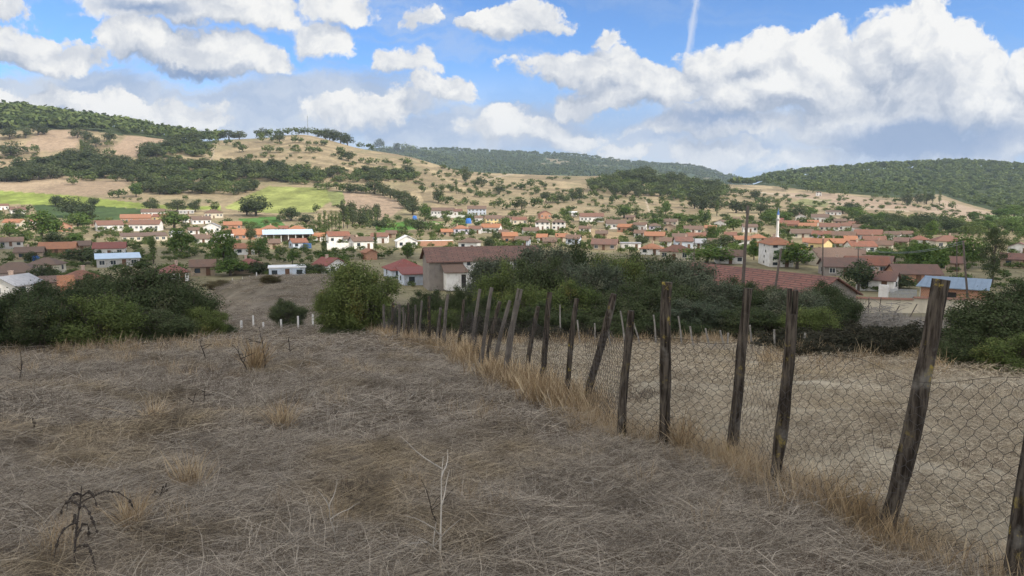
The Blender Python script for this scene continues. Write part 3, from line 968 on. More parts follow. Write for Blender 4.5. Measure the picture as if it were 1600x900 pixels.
HOUSES = [
    # left side of the village
    (5, 328, 15, 7, 'gx', 'red', 'white', 'small white house at the far left edge just under the light green strip'),
    (28, 335, 20, 8, 'gx', 'dark', 'white', 'white house with near black roof left of the dark corn field'),
    (24, 358, 27, 11, 'gx', 'orange', 'cream', 'cream house with bright right gable and orange roof at the left edge', -0.5),
    (98, 362, 23, 9, 'gy', 'orange', 'brick', 'bare orange brick house with low gable among dark trees on the left', 0.3),
    (171, 361, 37, 10, 'gx', 'red', 'white', 'long white house with pale red roof left of the big orange shed'),
    (213, 349, 44, 9, 'gx', 'orange', 'brick', 'big shed with bright orange roof and brick wall below the corn field'),
    (240, 338, 34, 7, 'gx', 'brown', 'white', 'long white house behind the bright orange roofed shed'),
    (229, 361, 45, 11, 'gx', 'red', 'white', 'white house with red roof and arched gable in front of the orange shed', -0.25),
    (252, 346, 22, 8, 'gx', 'red', 'yellow', 'small yellow walled house right of the bright orange roofed shed', -0.3),
    (291, 334, 22, 5, 'flat', 'white', 'grey', 'open shed with flat white roof at the foot of the left hill'),
    (296, 348, 18, 7, 'gx', 'brown', 'white', 'small white house just below the flat white roofed open shed'),
    (225, 377, 66, 8, 'shed', 'brown', 'cream', 'long low cream building with dark open bays left of the leafy poplar'),
    (173, 401, 45, 14, 'gx', 'maroon', 'white', 'two storey white house with maroon roof behind the pale metal roof'),
    (92, 399, 50, 9, 'gx', 'orange', 'brick', 'orange roofed brick house with a square orange tower at its left end', -0.15),
    (48, 405, 38, 8, 'gx', 'brown', 'adobe', 'low brown roofed house with a blue tarpaulin at its front'),
    (74, 428, 44, 17, 'hip', 'brown', 'cream', 'cream two storey house with porch and white side wall above the red hip roof', -0.4),
    (27, 440, 72, 16, 'hip', 'brown', 'pink', 'pink house with wide brown hip roof at the left edge', -0.25),
    (24, 465, 62, 13, 'gx', 'grey', 'white', 'white gabled barn with grey sheet roof at the left edge', 0.9),
    (128, 452, 54, 12, 'hip', 'red', 'adobe', 'house under a large red hip roof behind the left shrubs', 0.2),
    (185, 417, 62, 5, 'shed', 'metal', 'grey', 'low building with pale blue metal roof in front of the two storey white house'),
    (272, 440, 42, 10, 'hip', 'maroon', 'white', 'white house with maroon hip roof just right of the left shrubs'),
    (105, 466, 17, 8, 'gx', 'orange', 'brick', 'tiny orange brick hut right of the grey sheet roof'),
    (84, 461, 30, 7, 'shed', 'brown', 'adobe', 'low brown lean-to between the grey sheet roof and the brick hut'),
    (334, 341, 28, 9, 'hip', 'brown', 'cream', 'cream house with brown hip roof right of the flat white roofed shed'),
    (314, 350, 28, 7, 'gx', 'brown', 'white', 'white house with a wide brown roof left of the open orange barn'),
    (364, 359, 27, 8, 'gx', 'orange', 'brick', 'open orange brick barn beneath a raised flat white roof'),
    (332, 364, 25, 10, 'gy', 'grey', 'white', 'white gable with grey roof left of the open orange barn'),
    (351, 380, 26, 13, 'flat', 'white', 'white', 'flat roofed white block right of the white gable'),
    (319, 381, 33, 8, 'gx', 'brown', 'white', 'white house with brown roof and porch left of the flat roofed white block'),
    (388, 374, 48, 6, 'gx', 'orange', 'brick', 'long low orange brick outhouse left of the open grey barn'),
    (422, 365, 24, 9, 'hip', 'orange', 'white', 'white house with orange hip roof behind the left end of the grey barn'),
    (464, 367, 26, 10, 'hip', 'orange', 'white', 'white house with orange hip roof behind the right end of the grey barn'),
    (466, 388, 24, 9, 'gx', 'red', 'blue', 'small pale blue house with red roof beside a bright blue gate', 0.3),
    (498, 377, 18, 8, 'gx', 'orange', 'white', 'small white house with orange roof right of the grey barn'),
    (528, 381, 34, 13, 'gx', 'red', 'white', 'white house with red roof and blue left end by the compound wall', 0.2),
    (564, 389, 33, 13, 'gx', 'brown', 'white', 'white gabled house with pale brown roof right of the compound wall', 0.35),
    (594, 380, 26, 11, 'gx', 'red', 'white', 'white house with red roof left of the broad white gable'),
    (382, 398, 31, 11, 'gx', 'orange', 'white', 'white house with orange roof left of a round green tree'),
    (577, 406, 18, 7, 'gy', 'orange', 'brick', 'orange brick hut alone on the dry slope above the leafy bush', 0.3),
    (389, 428, 42, 10, 'hip', 'maroon', 'adobe', 'house under a maroon hip roof behind the bare brown knoll'),
    (318, 431, 36, 6, 'gx', 'brown', 'adobe', 'long low adobe stable with brown roof left of the maroon hip roof'),
    (449, 434, 57, 11, 'flat', 'white', 'blue', 'long pale blue wall of a flat roofed building on the crest of the brown knoll'),
    (516, 428, 40, 12, 'gy', 'maroon', 'white', 'gabled house with maroon roof and white wall left of the leafy bush', 0.7),
    # middle
    (635, 387, 33, 11, 'gy', 'white', 'white', 'broad white gable with pale roof left of the long orange brick wall', 0.15),
    (734, 392, 31, 15, 'hip', 'brown', 'white', 'white two storey block with six small windows behind the old barn roof', -0.3),
    (692, 337, 36, 8, 'gx', 'brown', 'white', 'white farm range at the left of the row high on the slope'),
    (712, 337, 20, 7, 'gx', 'dark', 'white', 'white middle range of the farm row high on the slope'),
    (745, 336, 30, 10, 'gx', 'brown', 'blue', 'pale blue farmhouse of the farm row high on the slope'),
    (748, 348, 13, 8, 'gx', 'brown', 'white', 'narrow white house left of the yellow two storey house'),
    (770, 352, 26, 11, 'gx', 'brown', 'yellow', 'yellow two storey house with brown roof below the farm row'),
    (720, 366, 24, 10, 'hip', 'orange', 'lilac', 'lilac house with orange roof below the yellow house'),
    (743, 365, 20, 8, 'gx', 'red', 'white', 'small white house with red roof right of the lilac house'),
    (768, 364, 30, 9, 'gx', 'orange', 'white', 'white house with long orange roof below the yellow house', -0.2),
    (811, 351, 23, 8, 'gx', 'red', 'cream', 'cream house with red roof left of the arcaded white house'),
    (848, 359, 24, 13, 'hip', 'brown', 'white', 'white two storey house with arcaded porch, left one of a pair'),
    (873, 359, 21, 13, 'hip', 'brown', 'white', 'white two storey house with balcony, right one of a pair'),
    (851, 342, 19, 8, 'gy', 'red', 'brick', 'red brick house standing alone above the pair of white houses', 0.3),
    (796, 383, 23, 15, 'gx', 'orange', 'brick', 'unplastered brick house with open upper storeys and orange roof'),
    (817, 384, 22, 6, 'gx', 'brown', 'blue', 'low pale blue house right of the open brick house'),
    (829, 369, 25, 9, 'gx', 'brown', 'white', 'white house with brown roof above the low pale blue house', 0.2),
    (877, 378, 17, 7, 'gx', 'orange', 'cream', 'cream house with bright orange roof left of the hedge top'),
    (896, 382, 22, 10, 'gx', 'brown', 'blue', 'pale blue house with brown roof just above the hedge'),
    (892, 338, 18, 6, 'shed', 'white', 'white', 'white lean-to with pale roof left of the long white house'),
    (924, 347, 38, 9, 'gx', 'red', 'white', 'long white house with red roof on the open dry slope'),
    (926, 338, 12, 6, 'gy', 'orange', 'white', 'small white gable with orange roof behind the long white house'),
    (962, 358, 31, 9, 'gx', 'brown', 'white', 'white house with brown roof and six dark windows left of the brick house'),
    (977, 363, 22, 9, 'gx', 'orange', 'brick', 'orange brick house in front of the white house with brown roof', -0.3),
    (1000, 360, 20, 9, 'gx', 'brown', 'white', 'white house with brown roof left of the lilac walled house'),
    (1023, 361, 19, 9, 'hip', 'brown', 'lilac', 'lilac walled house with brown hip roof in the middle of the village'),
    (1000, 371, 17, 7, 'gx', 'brown', 'white', 'small white house below the brick house'),
    (1023, 376, 31, 6, 'gx', 'orange', 'adobe', 'low house with two wide orange roofs below the lilac walled house'),
    (1046, 364, 19, 10, 'gy', 'brown', 'adobe', 'tall adobe house with narrow brown gable right of the lilac walled house'),
    (1082, 365, 28, 7, 'gx', 'brown', 'white', 'white house with brown roof under leafy trees'),
    (1126, 356, 19, 8, 'gy', 'brown', 'white', 'white gabled house alone under the big round trees', -0.3),
    (1171, 363, 22, 9, 'gx', 'brown', 'white', 'white house seen just right of the tall leaning pole'),
    (1087, 377, 28, 6, 'gx', 'red', 'cream', 'cream house with red roof above the blue and white house'),
    (1067, 390, 27, 14, 'gx', 'dark', 'blue', 'two storey pale blue house with dark balcony openings', 0.2),
    (1091, 389, 22, 10, 'gx', 'grey', 'white', 'white house with grey roof right of the pale blue balcony house'),
    (1018, 398, 33, 11, 'hip', 'orange', 'white', 'white house with bright orange hip roof left of the cream house', -0.2),
    (1057, 407, 48, 16, 'hip', 'red', 'cream', 'cream house with flat pinkish red hip roof just above the hedge', -0.2),
    (1183, 379, 26, 7, 'hip', 'orange', 'cream', 'cream house with orange hip roof left of the minaret'),
    (1188, 395, 20, 10, 'gx', 'orange', 'cream', 'cream house with orange roof between the pole and the tall white building'),
    (1139, 412, 44, 7, 'gx', 'brown', 'white', 'long low white building with brown roof above the long red tiled roof'),
    (1117, 388, 20, 8, 'gx', 'brown', 'blue', 'pale blue house behind dark trees left of the tall leaning pole'),
    # right
    (1232, 358, 30, 8, 'gx', 'red', 'brick', 'brick house with red roof behind the minaret'),
    (1262, 361, 26, 8, 'gx', 'orange', 'cream', 'cream house with orange roof right of the brick house behind the minaret'),
    (1251, 345, 16, 7, 'gy', 'brown', 'white', 'white gable among trees, topmost on the slope behind the minaret'),
    (1281, 347, 26, 8, 'gx', 'brown', 'white', 'white house with brown roof among trees below the dry field'),
    (1302, 336, 22, 5, 'shed', 'brown', 'white', 'pale open shed with flat brown roof highest above the right village'),
    (1296, 361, 30, 7, 'gx', 'red', 'white', 'white house with red roof in the upper row of the right village'),
    (1322, 361, 26, 9, 'hip', 'red', 'white', 'white house with red hip roof in the upper row of the right village'),
    (1344, 366, 24, 11, 'gx', 'brown', 'white', 'white two storey house at the right end of the upper row'),
    (1252, 372, 34, 8, 'gx', 'brown', 'cream', 'cream house with brown roof behind the orange roofed annex', 0.2),
    (1285, 374, 30, 7, 'gx', 'red', 'lilac', 'lilac house with red roof in the second row of the right village'),
    (1318, 376, 34, 7, 'gx', 'brown', 'adobe', 'adobe house with long brown roof in the second row of the right village'),
    (1356, 374, 40, 7, 'gx', 'red', 'grey', 'grey house with long red roof left of the round white tower house'),
    (1395, 375, 22, 9, 'gx', 'brown', 'white', 'white house with brown roof at the right end of the second row'),
    (1307, 389, 34, 8, 'gx', 'orange', 'white', 'white house with orange roof right of the yellow gable'),
    (1343, 397, 40, 13, 'gx', 'red', 'white', 'white two storey house with gable to the left and red roof', 0.45),
    (1378, 394, 30, 12, 'gx', 'brown', 'cream', 'cream two storey house with balcony left of the big round pine'),
    (1365, 384, 32, 6, 'gx', 'red', 'adobe', 'low adobe house with red roof behind the cream two storey house'),
    (1436, 382, 26, 8, 'hip', 'red', 'white', 'white house with bright red hip roof behind the big round pine'),
    (1478, 391, 42, 16, 'hip', 'red', 'cream', 'large cream house with red hip roof right of the big round pine', 0.35),
    (1262, 387, 14, 9, 'gx', 'orange', 'grey', 'narrow grey house with orange roof left of the yellow gable'),
    (1300, 416, 72, 15, 'gx', 'brown', 'cream', 'long house with weathered brown roof and white gable facing left', 0.5),
    (1315, 431, 64, 12, 'gx', 'dark', 'stone', 'stone stable with dark roof below the long weathered roof', 0.25),
    (1372, 423, 40, 9, 'gx', 'dark', 'adobe', 'adobe house with dark roof left of the big round pine'),
    (1352, 428, 62, 10, 'gx', 'red', 'grey', 'low grey house with patched red roof in front of the dark roofs'),
    (1425, 444, 68, 13, 'gx', 'dark', 'brick', 'brick and mud house with dark gable roof behind the blue metal shed', 0.35),
    (1480, 424, 40, 10, 'gx', 'dark', 'adobe', 'adobe house with dark roof under the tall slender tree'),
    (1370, 455, 56, 10, 'gx', 'dark', 'white', 'white walled house with dark roof behind the grey yard gate'),
    (1592, 397, 30, 9, 'gy', 'dark', 'white', 'white gable at the right edge beyond the tall slender tree'),
    (1588, 418, 44, 10, 'gx', 'dark', 'adobe', 'adobe house with dark roof at the right edge'),
    (1279, 306, 8, 6, 'hip', 'brown', 'white', 'tiny white hut alone under the wooded right hill'),
    (1455, 366, 20, 6, 'gx', 'brown', 'cream', 'cream house half hidden by trees behind the big round pine'),
    (1214, 351, 18, 7, 'gx', 'maroon', 'white', 'white house with maroon roof just left of the minaret top'),
    (1158, 383, 22, 7, 'gx', 'orange', 'white', 'white house with orange roof just left of the tall leaning pole'),
    (1110, 362, 18, 6, 'gx', 'orange', 'adobe', 'adobe hut with orange roof left of the white gabled house'),
    (1048, 352, 22, 6, 'gx', 'brown', 'cream', 'cream house among leafy trees at the upper edge of the village'),
    (985, 345, 14, 6, 'gx', 'brown', 'adobe', 'adobe hut right of the long white house on the dry slope'),
    (1062, 378, 22, 6, 'gx', 'brown', 'adobe', 'adobe house with brown roof behind the pale blue balcony house'),
    (945, 391, 40, 8, 'gx', 'dark', 'adobe', 'low adobe house with dark roof left of the solar water heater'),
    (985, 390, 32, 8, 'flat', 'grey', 'white', 'white flat roofed shed behind the solar water heater'),
    (940, 372, 18, 5, 'gx', 'brown', 'adobe', 'low adobe shed on the dry slope left of the low house with two orange roofs'),
    (1040, 386, 18, 6, 'gx', 'brown', 'white', 'small white house between the pale blue balcony house and the orange hip roof'),
    (1108, 374, 16, 5, 'gx', 'brown', 'cream', 'small cream shed right of the cream house with red roof'),
    (1141, 375, 18, 6, 'gx', 'red', 'white', 'white cottage with red roof left of the tall leaning pole'),
    (1149, 348, 14, 5, 'gx', 'brown', 'adobe', 'small adobe barn on the slope above the white gabled house'),
    (1226, 367, 16, 6, 'gx', 'brown', 'white', 'white cottage just right of the minaret base'),
    (1270, 353, 16, 6, 'gx', 'orange', 'white', 'white cottage with orange roof among trees above the upper right row'),
    (1312, 351, 18, 6, 'gx', 'brown', 'adobe', 'adobe barn with brown roof above the upper row of the right village'),
    (1334, 355, 16, 6, 'gx', 'red', 'white', 'white cottage with red roof above the right end of the upper row'),
    (1328, 383, 18, 6, 'gx', 'orange', 'adobe', 'low adobe house with orange roof behind the white two storey gable house'),
    (1408, 386, 20, 6, 'gx', 'dark', 'adobe', 'dark roofed barn right behind the cream two storey house'),
    (1416, 373, 16, 6, 'gx', 'brown', 'white', 'white cottage left of the bright red hip roof'),
    (1336, 408, 26, 7, 'gx', 'brown', 'adobe', 'low adobe house below the white two storey gable house'),
    (1508, 400, 22, 7, 'gx', 'dark', 'cream', 'cream barn with dark roof right of the large red hip roofed house'),
    (914, 363, 18, 6, 'gx', 'brown', 'white', 'white cottage below the long white house on the dry slope'),
    (858, 386, 20, 6, 'gx', 'brown', 'adobe', 'adobe shed just above the hedge left of the pale blue house'),
    (847, 379, 16, 6, 'gx', 'orange', 'white', 'white cottage with orange roof above the adobe shed by the hedge'),
    (787, 371, 14, 5, 'gx', 'brown', 'adobe', 'small adobe shed right of the white house with long orange roof'),
    (792, 346, 14, 5, 'gx', 'brown', 'white', 'white hut right of the farm row'),
    (698, 369, 18, 5, 'gx', 'orange', 'adobe', 'low adobe shed with orange roof left of the lilac house with orange roof'),
    (141, 353, 16, 5, 'gx', 'brown', 'adobe', 'adobe barn with brown roof left of the long white house with pale red roof'),
    (56, 351, 14, 5, 'gx', 'red', 'white', 'white hut with red roof right of the cream house with bright right gable'),
    (130, 393, 22, 6, 'gx', 'brown', 'adobe', 'adobe shed right of the orange roofed brick house with tower'),
    (276, 373, 18, 6, 'gx', 'grey', 'white', 'white garage with grey roof right of the long low cream building'),
    (303, 366, 16, 6, 'gx', 'brown', 'white', 'white cottage left of the white gable with grey roof'),
    (443, 363, 14, 5, 'gx', 'red', 'white', 'white hut between the two orange hip roofs behind the grey barn'),
    (546, 381, 14, 7, 'gx', 'brown', 'white', 'white cottage left of the white gabled house with pale brown roof'),
    (612, 372, 16, 5, 'gx', 'brown', 'adobe', 'adobe shed above the broad white gable'),
    (428, 389, 18, 6, 'gx', 'brown', 'adobe', 'adobe barn below the left end of the grey barn'),
    (18, 386, 32, 6, 'gx', 'brown', 'grey', 'long grey barn with brown roof above the low brown roofed house'),
]
seen_labels = {}
for row in HOUSES:
    x, y, w, h, roof, rc, wc, label = row[:8]
    yaw = row[8] if len(row) > 8 else _hr.uniform(-0.18, 0.18)
    house_px(x, y, w, h, roof, rc, wc, label, yaw)


# ------------------------------------------------------------------ the air: far things fade to blue
def build_haze():
    t = NT('haze')
    v = t.n('ShaderNodeVolumePrincipled')
    v.inputs['Color'].default_value = c4(0.72, 0.85, 1.0); v.inputs['Density'].default_value = HAZE_DENSITY; v.inputs['Anisotropy'].default_value = 0.2
    t.t.links.new(v.outputs[0], t.out.inputs['Volume'])
    co = np.empty(len(GROUND.data.vertices) * 3, np.float32); GROUND.data.vertices.foreach_get('co', co)
    z0 = float(co[2::3].min()) - 1.0; z1 = float(co[2::3].max()) + 30.0
    m = MB(); m.box((0, 0, (z0 + z1) / 2), (24600, 24600, z1 - z0))
    o = m.build('haze', t.m)
    tag(o, kind='stuff')


HAZE_DENSITY = 0.000075
build_haze()

# ------------------------------------------------------------------ vegetation builders
M['oak'] = leaf_mat('oak_leaves', (0.052, 0.070, 0.032), (0.100, 0.118, 0.054), (0.15, 0.14, 0.06))
M['wood'] = leaf_mat('wood_leaves', (0.055, 0.082, 0.030), (0.140, 0.175, 0.060), (0.18, 0.18, 0.06), per_obj=0.0)
M['leafy'] = leaf_mat('orchard_leaves', (0.060, 0.105, 0.030), (0.125, 0.180, 0.050), (0.20, 0.20, 0.06))
M['poplar'] = leaf_mat('poplar_leaves', (0.085, 0.125, 0.040), (0.150, 0.180, 0.070), (0.20, 0.20, 0.09))
M['dark'] = leaf_mat('dark_leaves', (0.044, 0.062, 0.031), (0.098, 0.118, 0.056), (0.13, 0.13, 0.075))
M['haw'] = leaf_mat('hawthorn_leaves', (0.078, 0.108, 0.038), (0.165, 0.195, 0.068), (0.23, 0.21, 0.07))
M['greyleaf'] = leaf_mat('grey_green_leaves', (0.070, 0.090, 0.058), (0.130, 0.145, 0.095), (0.17, 0.165, 0.11))
M['twig'] = plain_mat('grey_twigs', (0.105, 0.085, 0.068), 0.3, 9)
M['scrub'] = leaf_mat('dry_scrub_leaves', (0.095, 0.085, 0.045), (0.16, 0.13, 0.07), (0.10, 0.12, 0.05))


def quads(C, Nrm, s1, s2, rng):
    """rhombic leaves at C facing Nrm"""
    n = len(C)
    r = rng.normal(size=(n, 3))
    T = np.cross(Nrm, r); T /= np.linalg.norm(T, axis=1)[:, None] + 1e-9
    B = np.cross(Nrm, T)
    a = T * s1[:, None]; b = B * s2[:, None]
    V = np.stack([C + a, C + b, C - a, C - b], 1).reshape(-1, 3)
    Q = np.arange(4 * n).reshape(n, 4)
    return V, Q


def crown(n, K, rx, ry, rz, cz, leaf, seed, clump=0.40, zmin=-0.55, shell=0.5, hang=0.0, spray=0.0):
    rng = np.random.RandomState(seed)
    d = rng.normal(size=(K * 4, 3)); d /= np.linalg.norm(d, axis=1)[:, None]
    d = d[d[:, 2] > zmin][:K]
    rad = rng.uniform(0.25, 1, len(d)) ** 0.5
    rr = np.array([rx, ry, rz])
    mr = min(rx, ry, rz)
    cr = clump * rng.uniform(0.65, 1.3, len(d)) * mr
    C = d * rad[:, None] * (rr - cr[:, None] * 0.8)
    k = rng.randint(0, len(d), n)
    e = rng.normal(size=(n, 3)); e /= np.linalg.norm(e, axis=1)[:, None]
    q = rng.uniform(shell, 1.0, n) + np.abs(rng.normal(0, 0.13, n))
    if spray: q = np.where(rng.rand(n) < spray, rng.uniform(1.0, 1.75, n), q)
    P = C[k] + e * (cr[k] * q)[:, None] * np.array([1, 1, 0.85])
    P[:, 2] += cz - hang * (np.hypot(P[:, 0], P[:, 1]) / max(rx, ry)) ** 2
    nr = e + rng.normal(0, 0.55, (n, 3)) + np.array([0, 0, 0.35])
    nr /= np.linalg.norm(nr, axis=1)[:, None]
    s = leaf * rng.uniform(0.6, 1.35, n)
    V, Q = quads(P, nr, s, s * 0.62, rng)
    kr = rng.uniform(0, 1, len(d))
    rnd = np.clip(0.5 * kr[k] + 0.5 * rng.uniform(0, 1, n), 0, 1)
    return V, Q, rnd, C


def trunk_mb(h, r, C=None, seed=0, lean=0.03, nb=5):
    rng = random.Random(seed)
    m = MB()
    lx, ly = rng.uniform(-lean, lean), rng.uniform(-lean, lean)
    pts = [(0, 0, -0.08), (lx * 0.3, ly * 0.3, h * 0.3), (lx, ly, h * 0.65), (lx * 1.6, ly * 1.4, h)]
    m.tube(pts, [r * 1.25, r, r * 0.75, r * 0.35], 6)
    if C is not None:
        for c in list(C)[:nb]:
            z0 = h * rng.uniform(0.35, 0.8)
            a = Vector((lx * z0 / h, ly * z0 / h, z0)); b = Vector(tuple(c))
            mid = a.lerp(b, 0.5) + Vector((0, 0, -0.03))
            m.tube([a, mid, b], [r * 0.5, r * 0.32, r * 0.12], 5)
    return m


TREES = {}


def tree_proto(kind, var):
    key = (kind, var)
    if key in TREES: return TREES[key]
    s = hash_s(kind) + var
    rng = random.Random(s)
    if kind == 'oak':
        w = rng.uniform(0.46, 0.60); V, Q, rd, C = crown(1000, 19, w, w * rng.uniform(0.85, 1.1), 0.50, 0.50, 0.044, s, 0.44, -0.95)
        C = C + np.array([0, 0, 0.53]); h, r, mat = 0.45, 0.035, 'oak'
    elif kind == 'leafy':
        w = rng.uniform(0.38, 0.52); V, Q, rd, C = crown(1700, 22, w, w, 0.48, 0.52, 0.032, s, 0.42, -0.95)
        C = C + np.array([0, 0, 0.56]); h, r, mat = 0.5, 0.028, 'leafy'
    elif kind == 'poplar':
        V, Q, rd, C = crown(1100, 24, 0.105, 0.105, 0.48, 0.54, 0.019, s, 0.75, -0.98)
        C = C + np.array([0, 0, 0.54]); h, r, mat = 0.9, 0.014, 'poplar'
    elif kind == 'darktree':
        w = rng.uniform(0.46, 0.58); V, Q, rd, C = crown(1700, 20, w, w, 0.49, 0.51, 0.034, s, 0.44, -0.95)
        C = C + np.array([0, 0, 0.54]); h, r, mat = 0.45, 0.035, 'dark'
    else:   # low bush
        w = rng.uniform(0.75, 1.0); V, Q, rd, C = crown(420, 12, w, w * 0.9, 0.5, 0.42, 0.065, s, 0.6, -0.5)
        C = C + np.array([0, 0, 0.42]); h, r, mat = 0.3, 0.03, 'oak'
    tb = trunk_mb(h, r, C, s)
    tv = np.array(tb.v); tf = tb.f
    # one mesh for the small ones
    tq = np.array([f if len(f) == 4 else (f[0], f[1], f[2], f[2]) for f in tf if len(f) in (3, 4)])
    one = np_mesh('tree', np.vstack([V, tv]), np.vstack([Q, tq + len(V)]), [M[mat], M['bark']],
                  np.concatenate([rd, np.zeros(len(tq))]), np.concatenate([np.zeros(len(Q)), np.ones(len(tq))]))
    cm = np_mesh('crown', V, Q, M[mat], rd)
    tm = np_mesh('trunk', tv, tq, M['bark'])
    TREES[key] = (one, cm, tm)
    return TREES[key]


def hash_s(s):
    return sum((i + 1) * ord(c) for i, c in enumerate(s)) * 10


ORD = ['leftmost', 'second from the left', 'third from the left', 'fourth from the left', 'fifth from the left', 'sixth from the left', 'seventh from the left',
       'eighth from the left', 'ninth from the left', 'tenth from the left', 'eleventh from the left', 'twelfth from the left', 'thirteenth from the left',
       'fourteenth from the left', 'fifteenth from the left', 'sixteenth from the left', 'seventeenth from the left', 'eighteenth from the left', 'nineteenth from the left', 'twentieth from the left']
_tr = random.Random(5)
KIND = {'oak': ('tree', 'tree', 'round oak'), 'leafy': ('tree', 'tree', 'leafy green tree'), 'poplar': ('poplar_tree', 'poplar', 'slim poplar'),
        'darktree': ('tree', 'tree', 'dark dense tree'), 'bush': ('bush', 'bush', 'low bush')}
N_TREES = [0]


PENDING = []


def place_tree(kind, p, hm, wm, label, group, px):
    PENDING.append((kind, p, hm, wm, label, group, px, _tr.randrange({'oak': 7, 'leafy': 5, 'poplar': 3, 'darktree': 4, 'bush': 4}[kind]), _tr.uniform(0, 6.28)))


NAT = {'oak': 1.06, 'leafy': 0.9, 'poplar': 0.23, 'darktree': 1.04, 'bush': 1.75}


def plant_trees(limit=290):
    trees = sorted([t for t in PENDING if KIND[t[0]][0] == 'tree' and t[5]], key=lambda t: -t[6][0] * t[6][1])
    keep = set(map(id, trees[:limit]))
    rest = []
    for t in PENDING:
        kind, p, hm, wm, label, group, px, var, rz = t
        if group is None or (KIND[kind][0] == 'tree' and id(t) not in keep):
            rest.append(t); continue
        one, cm, tm = tree_proto(kind, var)
        name, cat, _ = KIND[kind]
        if px[1] < 15:
            o = link_mesh(name, one)
        else:
            o = bpy.data.objects.new(name, None); COL.objects.link(o)
            link_mesh('trunk', tm, o); link_mesh('crown', cm, o)
        sx = wm / NAT[kind]
        o.location = p; o.rotation_euler = (0, 0, rz); o.scale = (sx, sx, hm)
        tag(o, label, cat, group)
        N_TREES[0] += 1
    VV = []; QQ = []; RR = []; b = 0
    protos = [crown(170, 11, 0.55, 0.55, 0.5, 0.48, 0.088, 300 + k, 0.5, -0.9) for k in range(6)]
    rng = np.random.RandomState(8)
    for kind, p, hm, wm, label, group, px, var, rz in rest:
        V, Q, rd, _ = protos[rng.randint(6)]
        ca, sa = math.cos(rz), math.sin(rz); sx = wm / 1.06
        VV.append(np.stack([(V[:, 0] * ca - V[:, 1] * sa) * sx + p.x, (V[:, 0] * sa + V[:, 1] * ca) * sx + p.y, V[:, 2] * hm + p.z], 1))
        QQ.append(Q + b); b += len(V); RR.append(np.clip(rd * 0.5 + rng.uniform(0, 0.5), 0, 1))
    o = link_mesh('hillside_scrub', np_mesh('hillside_scrub', np.vstack(VV), np.vstack(QQ), M['wood'], np.concatenate(RR)))
    tag(o, kind='stuff')


def filler(poly, n, w, h, seed, dmin=95.0):
    """undergrowth and closed thicket between the trees one can tell apart"""
    for (x, y, ww, hh, k) in belt(poly, n, w, h, 'oak', seed, 0.25):
        p = ground(x, y, dmin); s = p.y / F
        place_tree('oak', p, hh * s, ww * s, None, None, (ww, hh))


def tree_cluster(phrase, group, items, dmin=95.0):
    """items: (x, y of the foot, width px, height px, kind) in the photograph; numbered from the left within their kind"""
    by = {}
    for it in sorted(items, key=lambda q: q[0]):
        by.setdefault(it[4], []).append(it)
    for kind, its in by.items():
        for i, (x, y, w, h, k) in enumerate(its):
            p = ground(x, y, dmin)
            s = p.y / F
            d = KIND[kind][2]
            if len(its) == 1: lab = f'{d} {phrase}'
            elif i == len(its) - 1: lab = f'rightmost {d} {phrase}'
            else:
                o = ORD[i]
                lab = f'leftmost {d} {phrase}' if i == 0 else f'{o.split(" ")[0]} {d} from the left {phrase}'
            place_tree(kind, p, h * s * (1.12 if kind == 'poplar' else 1.35), w * s * (1.2 if kind == 'poplar' else 1.5), lab, group, (w, h))


def belt(poly, n, w, h, kind, seed, gap=0.7):
    rng = random.Random(seed)
    xs = [p[0] for p in poly]; ys = [p[1] for p in poly]
    out = []
    for _ in range(n * 60):
        if len(out) >= n: break
        x, y = rng.uniform(min(xs), max(xs)), rng.uniform(min(ys), max(ys))
        if not in_poly([x], [y], poly)[0]: continue
        if any(abs(x - q[0]) < w * gap and abs(y - q[1]) < h * gap * 0.5 for q in out): continue
        k = rng.uniform(0.75, 1.25)
        out.append((x, y, w * k * rng.uniform(0.9, 1.15), h * k, kind))
    return out


HILLT = 'trees on the dry hillsides'
O = 'oak'
# loose oaks
tree_cluster('under the ridge wood at upper left', HILLT, [(15, 218, 24, 14, O), (18, 246, 30, 19, O), (60, 211, 22, 16, O), (40, 216, 16, 12, O), (121, 216, 15, 14, O), (136, 220, 15, 13, O), (171, 222, 15, 14, O), (170, 229, 9, 9, O), (150, 230, 15, 12, O), (137, 236, 16, 14, O), (171, 244, 13, 12, O), (55, 240, 12, 12, O), (41, 239, 11, 9, O), (128, 241, 6, 22, 'poplar')])
tree_cluster('on the bare hump below the mast', HILLT, [(341, 217, 16, 12, O), (358, 217, 18, 13, O), (374, 218, 16, 12, O), (338, 227, 10, 9, O), (357, 227, 10, 9, O), (370, 231, 11, 9, O), (380, 238, 13, 11, O), (301, 244, 13, 9, O), (390, 250, 12, 8, O), (328, 248, 8, 12, O), (279, 251, 12, 8, O), (325, 213, 14, 10, O)])
tree_cluster('around the tan field above the green strip', HILLT, [(114, 289, 12, 10, O), (178, 310, 13, 12, O), (190, 309, 14, 12, O), (213, 308, 18, 20, 'leafy'), (207, 288, 8, 13, 'poplar'), (290, 313, 8, 7, O)])
tree_cluster('in the hilltop row under the mast', HILLT, [(408, 205, 16, 12, O), (421, 204, 14, 11, O), (436, 204, 13, 10, O), (450, 204, 13, 10, O), (463, 203, 14, 10, O), (478, 203, 14, 10, O), (493, 203, 15, 11, O), (508, 205, 16, 13, O), (520, 209, 16, 14, O), (532, 215, 17, 15, O), (543, 222, 16, 15, O), (515, 214, 15, 12, O), (500, 211, 13, 10, O)])
